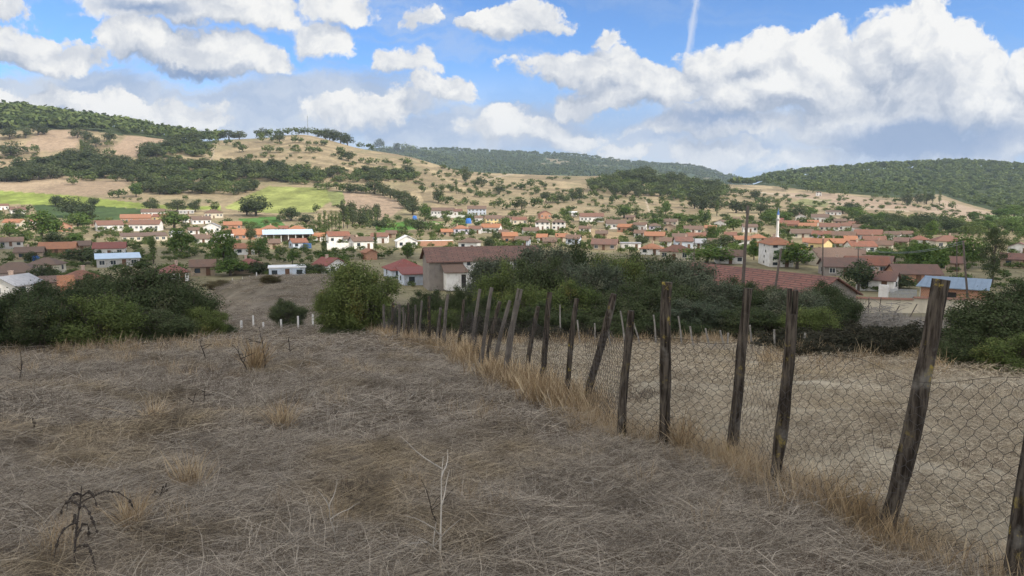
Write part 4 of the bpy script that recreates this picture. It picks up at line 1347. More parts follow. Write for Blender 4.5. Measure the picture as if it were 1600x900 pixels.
tree_cluster('just below the hilltop row under the mast', HILLT, [(410, 222, 14, 12, O), (425, 222, 11, 10, O), (437, 222, 15, 13, O), (460, 223, 11, 10, O), (470, 223, 8, 8, O), (482, 228, 8, 7, O), (494, 227, 7, 6, O), (507, 228, 14, 8, O), (420, 239, 16, 11, O), (437, 239, 10, 8, O), (463, 240, 13, 11, O), (484, 240, 12, 10, O), (496, 239, 9, 9, O), (532, 242, 12, 11, O), (545, 252, 14, 13, O), (535, 250, 12, 8, O)])
tree_cluster('along the right skyline of the mast hill', HILLT, [(563, 227, 9, 9, O), (579, 231, 12, 9, O), (593, 234, 14, 13, O), (600, 236, 10, 8, O), (611, 237, 10, 7, O), (622, 241, 14, 14, O), (632, 238, 14, 12, O), (643, 240, 14, 11, O), (652, 240, 11, 9, O), (664, 244, 11, 9, O), (673, 246, 11, 9, O), (682, 249, 11, 9, O), (692, 254, 11, 9, O), (701, 255, 12, 11, O)])
tree_cluster('in the tan field right of the mast hill', HILLT, [(566, 255, 10, 8, O), (581, 258, 16, 11, O), (603, 257, 9, 9, O), (635, 259, 13, 12, O), (692, 264, 8, 7, O), (715, 277, 12, 12, O), (728, 285, 13, 20, O), (742, 291, 10, 8, O), (752, 292, 14, 13, O), (770, 291, 10, 9, O)])
tree_cluster('in the pale field above the farm row', HILLT, [(660, 302, 11, 12, O), (677, 293, 6, 7, O), (692, 299, 10, 10, O), (703, 301, 10, 12, O), (713, 303, 4, 22, 'poplar'), (719, 303, 7, 7, O), (745, 308, 12, 10, O), (780, 304, 14, 14, O)])
tree_cluster('in the line behind the farm row', HILLT, [(685, 317, 18, 17, O), (691, 319, 10, 12, O), (702, 320, 12, 12, O), (717, 322, 14, 9, O), (727, 321, 10, 12, O), (742, 323, 12, 9, O), (770, 326, 10, 11, O), (781, 325, 10, 14, O), (791, 328, 12, 11, O), (803, 327, 12, 14, O), (815, 328, 14, 16, O), (832, 325, 12, 14, 'leafy'), (842, 325, 10, 15, O), (855, 328, 12, 9, 'leafy')])
tree_cluster('in the loose row over the brick house', HILLT, [(853, 316, 16, 13, O), (863, 318, 14, 12, O), (872, 317, 16, 13, O), (884, 316, 14, 12, O), (895, 314, 16, 13, O), (905, 312, 14, 15, O), (838, 303, 12, 11, O), (830, 293, 14, 12, O), (815, 296, 14, 10, O), (848, 293, 12, 8, O)])
tree_cluster('in the field below the wooded hump', HILLT, [(928, 309, 12, 12, O), (942, 302, 9, 8, O), (960, 308, 14, 16, O), (960, 319, 12, 14, O), (978, 308, 14, 15, O), (997, 309, 14, 15, O), (988, 319, 9, 11, O), (1035, 320, 10, 12, O), (894, 330, 14, 8, O), (945, 333, 14, 7, 'bush')])
# belts and clumps
tree_cluster('in the clump left of the bare hump', HILLT, belt([(216, 250), (240, 236), (272, 230), (300, 226), (328, 236), (320, 244), (295, 242), (262, 240), (240, 250)], 17, 18, 14, O, 1))
tree_cluster('in the left part of the long middle belt', HILLT, belt([(-20, 283), (30, 268), (80, 256), (110, 254), (108, 270), (80, 280), (30, 286), (-20, 288)], 16, 22, 15, O, 2))
tree_cluster('in the centre of the long middle belt', HILLT, belt([(108, 252), (140, 250), (215, 258), (215, 284), (160, 284), (108, 272)], 19, 22, 15, O, 3))
tree_cluster('in the right part of the long middle belt', HILLT, belt([(215, 258), (250, 262), (320, 262), (402, 266), (402, 280), (340, 286), (300, 292), (250, 296), (215, 284)], 20, 22, 15, O, 4))
tree_cluster('in the clump left of the lime field', HILLT, [(226, 298, 26, 20, O), (238, 301, 24, 18, O), (265, 303, 26, 18, O), (280, 302, 24, 20, O), (315, 303, 24, 17, O), (330, 300, 18, 15, O), (347, 303, 14, 12, O), (361, 305, 14, 11, O), (372, 304, 14, 13, O), (384, 301, 16, 14, O), (396, 298, 16, 15, O), (250, 304, 20, 14, O)])
tree_cluster('in the scrubby belt above the lime field', HILLT, belt([(402, 258), (430, 262), (472, 268), (525, 270), (520, 284), (470, 290), (430, 284), (402, 278)], 18, 17, 11, O, 5))
tree_cluster('in the dark row under the scrubby belt', HILLT, [(528, 299, 13, 13, O), (536, 300, 13, 12, O), (546, 301, 14, 13, O), (556, 302, 14, 13, O), (566, 302, 13, 12, O), (575, 303, 13, 11, O), (588, 288, 18, 18, O), (586, 303, 20, 20, O), (598, 306, 18, 16, O), (610, 310, 16, 14, O), (622, 314, 16, 14, O), (632, 316, 18, 14, O), (636, 326, 20, 15, O), (645, 324, 16, 14, O), (512, 296, 16, 10, O), (500, 297, 16, 10, O)])
tree_cluster('in the scrub right of the scrubby belt', HILLT, belt([(560, 272), (640, 270), (655, 280), (600, 284), (560, 280)], 12, 16, 11, O, 6))
tree_cluster('on the wooded hump in the centre of the view', HILLT, belt([(922, 290), (960, 280), (1000, 274), (1040, 280), (1052, 292), (1040, 308), (1000, 305), (960, 303), (926, 300)], 20, 18, 14, O, 7, 0.6))
tree_cluster('on the right flank of the wooded hump', HILLT, belt([(1042, 282), (1080, 288), (1120, 294), (1142, 298), (1128, 312), (1080, 316), (1050, 314), (1042, 300)], 16, 18, 14, O, 8, 0.6))
tree_cluster('over the white gabled house', HILLT, [(1085, 326, 20, 20, O), (1096, 330, 20, 18, O), (1110, 325, 24, 22, O), (1118, 330, 18, 14, O), (1134, 327, 14, 12, O), (1150, 333, 26, 17, O), (1166, 333, 24, 16, O), (1176, 328, 14, 12, O), (1188, 333, 16, 14, O), (1195, 322, 14, 12, O), (1180, 312, 16, 13, O), (1162, 306, 12, 10, O), (1148, 305, 12, 10, O), (1120, 337, 6, 22, 'poplar'), (1132, 343, 12, 9, O), (1200, 345, 14, 14, O)])
tree_cluster('along the foot of the right wood', HILLT, [(1262, 300, 10, 10, O), (1275, 302, 12, 12, O), (1300, 305, 12, 10, O), (1318, 308, 12, 13, O), (1314, 311, 7, 7, O), (1367, 311, 9, 7, O), (1398, 317, 11, 9, O), (1417, 320, 18, 15, O), (1433, 318, 16, 12, O), (1447, 319, 20, 14, O), (1466, 327, 16, 9, O), (1488, 327, 11, 11, O), (1225, 298, 12, 10, O), (1444, 320, 5, 22, 'poplar'), (1457, 318, 5, 20, 'poplar'), (1468, 318, 5, 20, 'poplar'), (1384, 312, 9, 7, O)])
V_ = 'trees among the houses and gardens'
L_, D_, P_ = 'leafy', 'darktree', 'poplar'
tree_cluster('beside the corn field on the left', V_, [(113, 339, 31, 26, D_), (136, 346, 24, 25, D_), (87, 322, 21, 13, D_), (146, 323, 16, 12, D_), (122, 358, 34, 21, L_), (66, 374, 44, 36, L_), (30, 345, 20, 10, D_), (15, 372, 22, 20, L_), (45, 330, 14, 9, D_)])
tree_cluster('around the orange shed and its neighbours', V_, [(239, 330, 23, 15, D_), (277, 331, 27, 15, D_), (305, 331, 17, 14, D_), (337, 330, 15, 11, D_), (272, 358, 40, 24, L_), (200, 368, 16, 12, L_)])
tree_cluster('in the gardens at the lower left', V_, [(284, 402, 34, 40, L_), (240, 412, 13, 42, P_), (120, 381, 24, 15, L_), (88, 386, 32, 20, D_), (128, 412, 50, 20, D_), (185, 408, 34, 12, D_), (48, 412, 18, 16, D_), (68, 441, 30, 24, D_), (262, 388, 14, 12, L_)])
tree_cluster('on the dry plot left of the leafy bush', V_, [(350, 413, 36, 46, L_), (335, 407, 20, 15, L_), (405, 401, 26, 25, L_), (392, 380, 13, 24, D_), (362, 414, 22, 12, D_), (507, 408, 9, 40, P_), (508, 408, 24, 12, L_), (587, 394, 6, 30, P_), (457, 414, 16, 22, L_), (433, 410, 9, 13, L_), (440, 397, 13, 11, D_), (304, 399, 12, 10, D_), (536, 410, 18, 11, L_)])
tree_cluster('by the maroon roofs behind the knoll', V_, [(360, 431, 46, 22, L_), (404, 430, 36, 18, D_), (480, 432, 30, 18, D_), (500, 432, 22, 16, D_)])
tree_cluster('below the lime field', V_, [(400, 338, 40, 27, D_), (386, 336, 22, 16, D_), (455, 345, 28, 18, D_), (478, 350, 22, 13, D_), (495, 334, 10, 14, D_), (440, 346, 14, 10, D_)])
tree_cluster('in the grove right of the lime field', V_, [(500, 364, 7, 29, P_), (508, 363, 7, 33, P_), (514, 363, 6, 28, P_), (519, 362, 7, 31, P_), (525, 361, 7, 29, P_), (531, 360, 7, 27, P_), (543, 357, 8, 34, P_), (575, 353, 5, 22, P_), (581, 351, 5, 22, P_), (587, 350, 5, 24, P_), (537, 357, 11, 36, D_), (551, 355, 22, 32, D_), (562, 354, 20, 17, D_), (571, 352, 20, 26, D_), (590, 346, 15, 22, D_), (593, 359, 20, 13, D_)])
tree_cluster('by the meadow left of the farm row', V_, [(603, 353, 11, 15, D_), (612, 360, 13, 13, D_), (653, 363, 21, 18, D_), (664, 346, 17, 24, L_), (685, 367, 15, 12, L_), (718, 371, 12, 8, L_), (637, 404, 17, 22, L_), (608, 399, 12, 10, L_), (645, 336, 24, 16, D_)])
tree_cluster('right of the yellow house', V_, [(778, 377, 16, 12, D_), (789, 359, 18, 16, L_), (815, 360, 20, 10, L_), (856, 371, 24, 11, L_), (882, 341, 17, 13, L_), (764, 391, 14, 18, D_)])
tree_cluster('in the upper middle of the village', V_, [(975, 341, 28, 18, L_), (995, 342, 9, 20, P_), (1033, 349, 6, 24, P_), (1040, 336, 15, 20, L_), (1024, 352, 24, 10, L_), (990, 367, 15, 13, D_), (1027, 363, 14, 9, L_), (1062, 373, 20, 14, L_), (1098, 353, 20, 20, L_), (1079, 351, 22, 14, L_), (1060, 349, 16, 12, L_), (1115, 380, 15, 24, L_), (1146, 360, 24, 16, L_), (1003, 385, 17, 15, D_)])
tree_cluster('above the long red tiled roof', V_, [(1108, 393, 22, 16, D_), (1134, 391, 32, 18, D_), (1152, 399, 28, 16, L_), (1178, 406, 18, 28, L_), (1104, 412, 54, 24, L_), (1098, 380, 14, 10, D_)])
tree_cluster('around the minaret', V_, [(1205, 352, 22, 20, L_), (1193, 347, 13, 13, D_), (1214, 342, 7, 30, P_), (1247, 343, 24, 17, D_), (1267, 340, 18, 14, L_), (1227, 347, 22, 13, L_), (1232, 370, 24, 12, L_), (1272, 371, 26, 10, L_), (1329, 330, 20, 12, D_), (1339, 345, 24, 18, L_), (1317, 334, 24, 10, L_), (1373, 352, 18, 18, L_), (1298, 368, 12, 8, L_), (1322, 370, 14, 10, D_), (1350, 366, 18, 13, L_)])
tree_cluster('in the tree belt behind the right village', V_, belt([(1345, 352), (1400, 350), (1440, 352), (1505, 356), (1505, 366), (1440, 368), (1380, 366), (1350, 360)], 16, 22, 16, D_, 9) + [(1455, 374, 17, 26, L_)])
tree_cluster('at the right end of the valley', V_, belt([(1500, 340), (1560, 336), (1640, 350), (1640, 385), (1570, 372), (1510, 362)], 14, 22, 15, L_, 10) + [(1508, 374, 6, 26, P_), (1520, 375, 5, 22, P_), (1530, 376, 6, 24, P_)])
tree_cluster('between the dark roofs at the right', V_, [(1334, 399, 28, 11, L_), (1245, 420, 50, 33, L_), (1341, 455, 42, 40, D_), (1506, 418, 46, 40, L_), (1380, 408, 44, 16, L_), (1405, 452, 50, 18, D_)], 80)


MB1 = [(-20, 283), (30, 266), (80, 254), (110, 250), (215, 257), (320, 262), (402, 264), (402, 282), (340, 287), (300, 294), (250, 297), (215, 284), (160, 284), (80, 280), (-20, 290)]
filler(MB1, 190, 20, 14, 31)
filler([(402, 258), (472, 266), (525, 268), (640, 270), (655, 281), (600, 285), (520, 286), (470, 291), (402, 279)], 140, 14, 10, 32)
filler([(920, 288), (960, 278), (1000, 272), (1040, 278), (1090, 288), (1140, 296), (1130, 312), (1060, 314), (1000, 307), (925, 301)], 160, 17, 13, 33)
filler([(216, 250), (240, 236), (300, 226), (330, 234), (320, 246), (262, 243)], 50, 16, 12, 34)
filler([(220, 292), (300, 294), (400, 290), (398, 299), (340, 304), (225, 304)], 50, 18, 13, 35)
filler([(-20, 236), (560, 240), (760, 285), (1180, 300), (1180, 320), (760, 320), (420, 262), (-20, 262)], 130, 9, 6, 36)
filler([(640, 262), (900, 282), (1200, 305), (1330, 320), (1200, 335), (900, 330), (700, 300)], 150, 9, 6, 37)
filler([(1190, 300), (1420, 322), (1560, 342), (1500, 350), (1330, 340), (1180, 330)], 80, 10, 6, 38)
filler([(1340, 346), (1400, 342), (1500, 350), (1640, 350), (1640, 375), (1500, 368), (1380, 368)], 130, 20, 14, 39)
# hedges, fruit bushes and weeds between the houses
filler([(-20, 330), (230, 350), (600, 352), (600, 408), (300, 404), (-20, 400)], 360, 15, 10, 40)
filler([(-20, 395), (330, 402), (560, 410), (560, 434), (250, 432), (-20, 450)], 170, 18, 11, 41)
filler([(590, 340), (900, 335), (1190, 345), (1190, 408), (900, 392), (600, 400)], 430, 14, 10, 42)
filler([(1190, 335), (1420, 350), (1600, 372), (1600, 420), (1400, 425), (1190, 408)], 380, 15, 11, 43)
filler([(1330, 420), (1600, 415), (1600, 450), (1330, 458)], 50, 22, 12, 44)
filler([(600, 400), (660, 400), (660, 450), (600, 450)], 14, 18, 10, 45)
# hedgerows and scrub lines between the plots
def hedge_line(a, b, n, w, h, seed):
    rng = random.Random(seed)
    for i in range(n):
        f = rng.uniform(0, 1)
        x = a[0] + (b[0] - a[0]) * f; y = a[1] + (b[1] - a[1]) * f + rng.uniform(-1.2, 1.2)
        p = ground(x, y, 300); s = p.y / F; k = rng.uniform(0.6, 1.3)
        place_tree('oak', p, h * k * s, w * k * s, None, None, (w, h))


for k_, (a_, b_, n_) in enumerate([((-20, 248), (110, 248), 22), ((1180, 316), (1400, 343), 34), ((1350, 314), (1560, 340), 26), ((920, 322), (1070, 338), 22), ((250, 246), (420, 262), 20),
                                   ((620, 250), (760, 276), 18), ((640, 285), (800, 312), 22), ((760, 300), (920, 312), 26), ((430, 226), (560, 246), 16), ((180, 311), (340, 318), 14), ((520, 322), (640, 345), 18), ((1080, 300), (1230, 318), 24)]):
    hedge_line(a_, b_, n_, 8, 5, 400 + k_)
plant_trees()


# ------------------------------------------------------------------ woods nobody could count
def wood(name, poly, n, wpx, hpx, seed, kind='oak', quadn=46):
    rng = np.random.RandomState(seed)
    xs = [p[0] for p in poly]; ys = [p[1] for p in poly]
    X = []; tries = 0
    while len(X) < n and tries < n * 40:
        tries += 1
        x, y = rng.uniform(min(xs), max(xs)), rng.uniform(min(ys), max(ys))
        if in_poly([x], [y], poly)[0]: X.append((x, y))
    VV = []; QQ = []; RR = []; b = 0
    protos = [crown(quadn, 7, 0.55, 0.55, 0.45, 0.5, 0.17, seed + k, 0.6, -0.4) for k in range(6)]
    for x, y in X:
        p = ground(x, y, 400.0)
        s = p.y / F
        V, Q, rd, _ = protos[rng.randint(6)]
        k = rng.uniform(0.7, 1.3); a = rng.uniform(0, 6.28); ca, sa = math.cos(a), math.sin(a)
        w_, h_ = wpx * s * k, hpx * s * k
        P = np.stack([(V[:, 0] * ca - V[:, 1] * sa) * w_ + p.x, (V[:, 0] * sa + V[:, 1] * ca) * w_ + p.y, V[:, 2] * h_ + p.z], 1)
        VV.append(P); QQ.append(Q + b); b += len(V)
        RR.append(np.clip(rd * 0.5 + rng.uniform(0, 0.5), 0, 1))
    me = np_mesh(name, np.vstack(VV), np.vstack(QQ), M['wood'], np.concatenate(RR))
    o = link_mesh(name, me)
    tag(o, kind='stuff')


wood('woodland', WOOD_RIDGE, 760, 19, 16, 21)
wood('woodland', WOOD_RIGHT, 2600, 12, 10, 22)
FAR = [(640, 232), (800, 236), (900, 241), (1000, 250), (1100, 262), (1150, 269), (1170, 276), (1100, 282), (1000, 272), (900, 270), (700, 270), (640, 260)]


def far_wood():
    rng = np.random.RandomState(3)
    VV = []; QQ = []; RR = []; b = 0
    protos = [crown(16, 5, 0.55, 0.55, 0.45, 0.35, 0.3, 70 + k, 0.7, -0.2) for k in range(5)]
    n = 0
    while n < 4200:
        D = rng.uniform(2300, 4150); a = rng.uniform(-0.2, 0.42)
        X = a * D
        z = h1(X, D)
        if fbm(X / 240 + 31, D / 240, 4) > 0.30 and rng.rand() < 0.8: continue
        V, Q, rd, _ = protos[rng.randint(5)]
        s = rng.uniform(14, 26)
        VV.append(V * np.array([s, s, s * 0.75]) + np.array([X, D, z])); QQ.append(Q + b); b += len(V); RR.append(rd)
        n += 1
    o = link_mesh('woodland', np_mesh('woodland', np.vstack(VV), np.vstack(QQ), M['wood'], np.concatenate(RR)))
    tag(o, kind='stuff')


far_wood()


# ------------------------------------------------------------------ shrubs on the near slope, leaf by leaf
SHRUB = {}


def shrub_proto(mat, var):
    key = (mat, var)
    if key in SHRUB: return SHRUB[key]
    s = hash_s(mat) + var * 7
    V, Q, rd, C = crown(34000, 80, 0.54, 0.54, 0.56, 0.52, 0.0115, s, 0.24, -0.9, 0.2, spray=0.16)
    fol = np_mesh('foliage', V, Q, M[mat], rd)
    rng = random.Random(s)
    m = MB()
    C = C + np.array([0, 0, 0.52])
    for c in C:
        b = Vector((rng.uniform(-0.1, 0.1), rng.uniform(-0.1, 0.1), -0.03))
        e = Vector(tuple(c)); mid = b.lerp(e, 0.5) + Vector((rng.uniform(-.04, .04), rng.uniform(-.04, .04), 0.04))
        m.tube([b, mid, e], [0.009, 0.006, 0.003], 4, cap=False)
        for _ in range(7):
            q = e + Vector((rng.gauss(0, 1), rng.gauss(0, 1), rng.gauss(0.3, 1))).normalized() * rng.uniform(0.08, 0.20)
            m.tube([mid.lerp(e, rng.uniform(0.3, 1)), q], [0.0035, 0.0012], 3, cap=False)
    sv = np.array([tuple(v) for v in m.v]); sf = np.array(m.f)
    stems = np_mesh('stems', sv, sf, M['twig'])
    SHRUB[key] = (fol, stems)
    return SHRUB[key]


_sr = random.Random(3)


def shrub(x, ytop, D, wpx, mat, label, group, drop=0.12, var=None, name='shrub', cat='shrub', sy=None):
    p = at(x, D)
    p.z -= drop
    h = D * t_of_y(ytop) - p.z
    w = wpx * D / F
    fol, st = shrub_proto(mat, _sr.randrange(2) if var is None else var)
    o = bpy.data.objects.new(name, None); COL.objects.link(o)
    o.location = p; o.rotation_euler = (0, 0, _sr.uniform(0, 6.28))
    o.scale = (w * 1.05, (sy or w) * 1.05, max(h, 0.4))
    link_mesh('foliage', fol, o); link_mesh('stems', st, o)
    tag(o, label, cat, group)
    return o


G1 = 'shrubs at the left edge of the field'
shrub(20, 452, 19.0, 130, 'dark', 'dark shrub at the left edge of the photo with grass stalks before it', G1)
shrub(75, 462, 18.6, 105, 'dark', 'dark low shrub between the left edge and the bright green hawthorn', G1)
shrub(152, 459, 19.2, 135, 'haw', 'bright green hawthorn shrub in front of the darker ones on the left', G1)
shrub(60, 440, 24.5, 130, 'dark', 'dark shrub behind the two low shrubs at the left edge', G1)
shrub(235, 412, 24.5, 175, 'dark', 'tallest dark shrub of the left group, rising against the red hip roof', G1)
shrub(165, 424, 27.0, 110, 'dark', 'dark shrub peeping out behind the bright green hawthorn', G1)
shrub(288, 440, 24.0, 110, 'dark', 'rounded dark shrub at the right of the tallest left shrub', G1)
shrub(250, 480, 20.5, 110, 'dark', 'dark green shrub right of the hawthorn at the edge of the dry grass', G1)
shrub(318, 478, 23.5, 80, 'haw', 'green shrub sloping down to the right at the end of the left group', G1)
shrub(-60, 440, 20.0, 120, 'dark', 'dark shrub cut by the left border of the photo', G1)
shrub(350, 505, 24.5, 45, 'dark', 'lowest small shrub at the right tail of the left group', G1)
shrub(562, 408, 27.0, 125, 'haw', 'leafy yellow green bush standing alone at the far end of the post fence', 'free standing bushes', name='bush', cat='bush')
shrub(525, 450, 26.6, 70, 'haw', 'green lower bush at the left foot of the yellow green bush', 'free standing bushes', name='bush', cat='bush')
shrub(540, 505, 26.2, 80, 'dark', 'low dark bush under the yellow green bush', 'free standing bushes', name='bush', cat='bush')
p_ = ground(450, 514, 36)
shrub(452, 466, p_.y, 56, 'dark', 'small round dark bush in front of the brown knoll', 'free standing bushes', name='bush', cat='bush')
p_ = ground(340, 452, 60)
shrub(340, 437, p_.y, 48, 'scrub', 'brown dry scrub on the left shoulder of the knoll', 'scrub on the knoll', name='bush', cat='bush')
p_ = ground(425, 442, 60)
shrub(422, 429, p_.y, 34, 'scrub', 'olive scrub near the top of the knoll', 'scrub on the knoll', name='bush', cat='bush')
G2 = 'shrubs of the hedge beyond the fence'
HEDGE = [
    (640, 470, 36, 70, 'dark', 'dark low shrub behind the farthest thin fence stakes'),
    (672, 452, 35, 72, 'dark', 'dark shrub below the lean-to of the old barn'),
    (700, 484, 31, 80, 'haw', 'low green shrub behind the dense stakes left of the split post'),
    (796, 410, 31, 112, 'haw', 'rounded green shrub hiding the white barn wall'),
    (752, 462, 28, 70, 'dark', 'low dark shrub at the left front of the hedge'),
    (850, 380, 33, 125, 'greyleaf', 'grey twiggy tall shrub covering the right end of the barn roof'),
    (905, 378, 36, 110, 'dark', 'tall dark shrub under the pale blue house'),
    (822, 442, 27, 95, 'haw', 'bright green shrub behind the post with the split top'),
    (888, 436, 26, 110, 'haw', 'bright green shrub in the lower hedge right of the split post'),
    (962, 398, 31, 110, 'haw', 'green shrub under the solar water heater'),
    (1015, 394, 34, 120, 'dark', 'dark shrub under the white house with the bright orange hip roof'),
    (940, 455, 25.5, 100, 'dark', 'dark low shrub behind the slanting slim post'),
    (1062, 404, 29, 130, 'greyleaf', 'big grey green shrub behind the thick upright post'),
    (1000, 448, 25, 110, 'dark', 'dark shrub just left of the thick upright post'),
    (1112, 438, 27, 110, 'greyleaf', 'grey green shrub left of the utility pole under the red tiled roof'),
    (1082, 468, 24.3, 115, 'greyleaf', 'grey green lower shrub right of the thick upright post'),
    (1168, 444, 27, 100, 'dark', 'dark green shrub at the foot of the tall leaning pole'),
    (1140, 480, 24, 95, 'dark', 'dark low shrub behind the lichen spotted slanting post'),
    (1212, 446, 26, 95, 'dark', 'dark shrub behind the top of the forked post'),
    (1270, 446, 27, 95, 'dark', 'dark green shrub under the gable end of the red tiled roof'),
    (1195, 482, 23.4, 100, 'dark', 'low dark shrub between the slanting post and the forked post'),
    (1262, 478, 22.6, 90, 'haw', 'green low shrub at the right end of the hedge'),
]
for x, yt, D, w, mt, lab in HEDGE:
    shrub(x, yt, D, w, mt, lab, G2)
HEDGE2 = [
    (722, 446, 33, 60, 'dark', 'dark narrow shrub in front of the lean-to of the old barn'),
    (775, 398, 36, 100, 'greyleaf', 'grey green tall shrub rising over the right part of the old barn'),
    (838, 400, 30, 120, 'dark', 'dense dark shrub right behind the post with the split top'),
    (925, 408, 29, 120, 'greyleaf', 'grey green shrub in the middle of the hedge left of the slanting slim post'),
    (1030, 425, 27, 130, 'dark', 'dense dark shrub directly behind the top of the thick upright post'),
    (985, 400, 35, 110, 'greyleaf', 'grey shrub at the back of the hedge beneath the water heater'),
    (1150, 436, 29, 100, 'dark', 'dark shrub covering the left end of the red tiled roof'),
    (1235, 450, 24.5, 110, 'greyleaf', 'grey green shrub right behind the forked post'),
    (1298, 440, 30, 85, 'dark', 'dark shrub against the stone gable of the red tiled barn'),
    (870, 470, 25, 110, 'dark', 'low dark shrub at the hedge foot behind the slim straight posts'),
    (1050, 490, 23.6, 110, 'dark', 'low dark shrub at the hedge foot right of the thick upright post'),
    (960, 490, 24, 100, 'dark', 'low dark shrub at the hedge foot behind the short stout post'),
    (790, 480, 26, 90, 'dark', 'low dark shrub at the hedge foot behind the cluster of slanting posts'),
]
for x, yt, D, w, mt, lab in HEDGE2:
    shrub(x, yt, D, w, mt, lab, G2)
G3 = 'shrubs at the right border of the field'
shrub(1565, 455, 15.5, 165, 'dark', 'large dark green shrub at the right border of the field', G3)
shrub(1630, 428, 16.5, 150, 'dark', 'tall shrub cut by the right border of the photo', G3)
shrub(1515, 515, 15.0, 105, 'dark', 'low dark shrub in front of the large one at the right', G3)
shrub(1600, 520, 13.8, 130, 'haw', 'low green shrub at the lower right border', G3)
# the big round pine and the slender tree at the right
p_ = ground(1447, 432, 80)
o_ = bpy.data.objects.new('pine_tree', None); COL.objects.link(o_); o_.location = p_
tag(o_, 'big round dark green pine in front of the cream house with red hip roof', 'pine')
s_ = p_.y / F
V, Q, rd, C = crown(9000, 26, 39 * s_, 39 * s_, 24 * s_, 30 * s_, 0.30, 91, 0.42, -0.7, 0.4)
link_mesh('crown', np_mesh('crown', V, Q, M['leafy'], rd), o_)
trunk_mb(24 * s_, 0.35, C + np.array([0, 0, 30 * s_]), 3).build('trunk', M['bark'], o_)
p_ = ground(1550, 446, 60)
o_ = bpy.data.objects.new('tree', None); COL.objects.link(o_); o_.location = p_
tag(o_, 'tall slender dark tree with open crown above the blue metal roof', 'tree')
s_ = p_.y / F
V, Q, rd, C = crown(9000, 24, 22 * s_, 22 * s_, 48 * s_, 52 * s_, 0.11, 93, 0.40, -0.9, 0.3)
link_mesh('crown', np_mesh('crown', V, Q, M['dark'], rd), o_)
trunk_mb(80 * s_, 0.16, C + np.array([0, 0, 52 * s_]), 4, nb=16).build('trunk', M['bark'], o_)
print('trees', N_TREES[0])

# ------------------------------------------------------------------ larger buildings and village pieces
def barn_abs(cx, cy, ang, w, d, h, rh, rc, wc, label, name='barn', z=None, **kw):
    p = Vector((cx, cy, h1(cx, cy) if z is None else z))
    return house_at(p, w, d, h, 'gx', rc, wc, label, yaw=ang + math.atan2(cx, cy), cat='barn', name=name, rh=rh, windows=False, chim=False, ov=kw.get('ov', 0.6), group=None)


# old barn with the long dark roof in the middle
b_ = at(745, 142)
e = barn_abs(b_.x + 0.8, b_.y + 4, -math.atan2(b_.x, b_.y) + 0.22, 23.0, 8.5, 4.7, 2.3, 'oldstriped', 'stone', 'old barn with long dark tiled roof and half plastered front behind the hedge', z=b_.z + 1.3)
m_ = MB(); m_.box((3.2, -4.28, 2.2), (15.8, 0.08, 4.6)); m_.build('plaster_panel', M['white'], e)
for x in (-3.6, -1.1, 2.4, 6.0):
    win_at(e, x, -4.33, 4.05, 0.7, 0.8, 0)
lt = MB(); lt.box((-6.6, -5.9, 0.9), (4.2, 3.2, 3.6)); lt.build('lean_to', M['white'], e)
lr = MB()
lr.add([(-9.2, -8.0, 2.55), (-4.2, -8.0, 2.55), (-4.9, -4.3, 4.0), (-9.2, -4.3, 4.0), (-9.2, -8.0, 2.72), (-4.2, -8.0, 2.72), (-4.9, -4.3, 4.17), (-9.2, -4.3, 4.17)],
       [(3, 2, 1, 0), (4, 5, 6, 7), (0, 1, 5, 4), (1, 2, 6, 5), (2, 3, 7, 6), (3, 0, 4, 7)])
build_sloped(lr, 'lean_to_roof', RF['brown'], e)
d_ = MB(); d_.box((-5.3, -7.53, 0.9), (0.9, 0.08, 2.6)); d_.build('door', M['opening'], e)

house_px(632, 452, 56, 13, 'hip', 'maroon', 'blue', 'pale blue house under two broad maroon hip roofs left of the old barn', 0.25, depth=9, D=165, windows=True)
house_px(648, 458, 46, 8, 'shed', 'maroon', 'blue', 'low annex with maroon roof against the left end of the old barn', 0.2, depth=7, D=150)
house_px(968, 412, 70, 12, 'gx', 'maroon', 'adobe', 'house with broad dark red roof carrying the solar water heater', 0.1, D=125, windows=False)
HEATER_BASE = at(968, 125)
# long barn with the red striped roof behind the hedge
R2 = Vector((39.9, 85.0)); R1 = Vector((28.6, 106.0)); R2 = R1.lerp(R2, 0.88); mid = (R1 + R2) / 2
barn_abs(mid.x, mid.y, math.atan2(R2.y - R1.y, R2.x - R1.x), 24.0, 8.6, 4.0, 2.1, 'striped', 'stone', 'long stone barn with striped red tile roof behind the hedge on the right', z=-9.25 - 6.1)

# school, annex and yellow house below the minaret
house_px(1211, 417, 38, 38, 'hip', 'orange', 'white', 'tall white four storey building with orange roof beside the minaret', 0.25, storeys=4, name='school_building', cat='building', group=None, chim=True, depth=13)
house_px(1240, 404, 36, 16, 'hip', 'orange', 'blue', 'pale blue annex with orange hip roof between the tall white building and the yellow house', 0.1, depth=9)
house_px(1281, 395, 27, 16, 'gx', 'orange', 'yellow', 'house with orange roof and bright yellow gable facing right', -0.55)
p = ground(1214, 379, 95)
s = p.y / F
mn = empty('minaret', p); tag(mn, 'slim white minaret with blue pointed cap rising above the orange roofs', 'minaret')
hh = 54 * s
m_ = MB(); m_.tube([(0, 0, -2), (0, 0, hh * 0.14)], [1.1, 1.1], 8); m_.tube([(0, 0, hh * 0.14), (0, 0, hh * 0.19), (0, 0, hh * 0.66)], [1.0, 0.62, 0.52], 16); m_.tube([(0, 0, hh * 0.69), (0, 0, hh * 0.80)], [0.48, 0.46], 16)
m_.build('shaft', M['white'], mn)
m_ = MB(); m_.tube([(0, 0, hh * 0.63), (0, 0, hh * 0.665), (0, 0, hh * 0.69)], [0.55, 0.90, 0.90], 16); m_.build('balcony', M['grey'], mn)
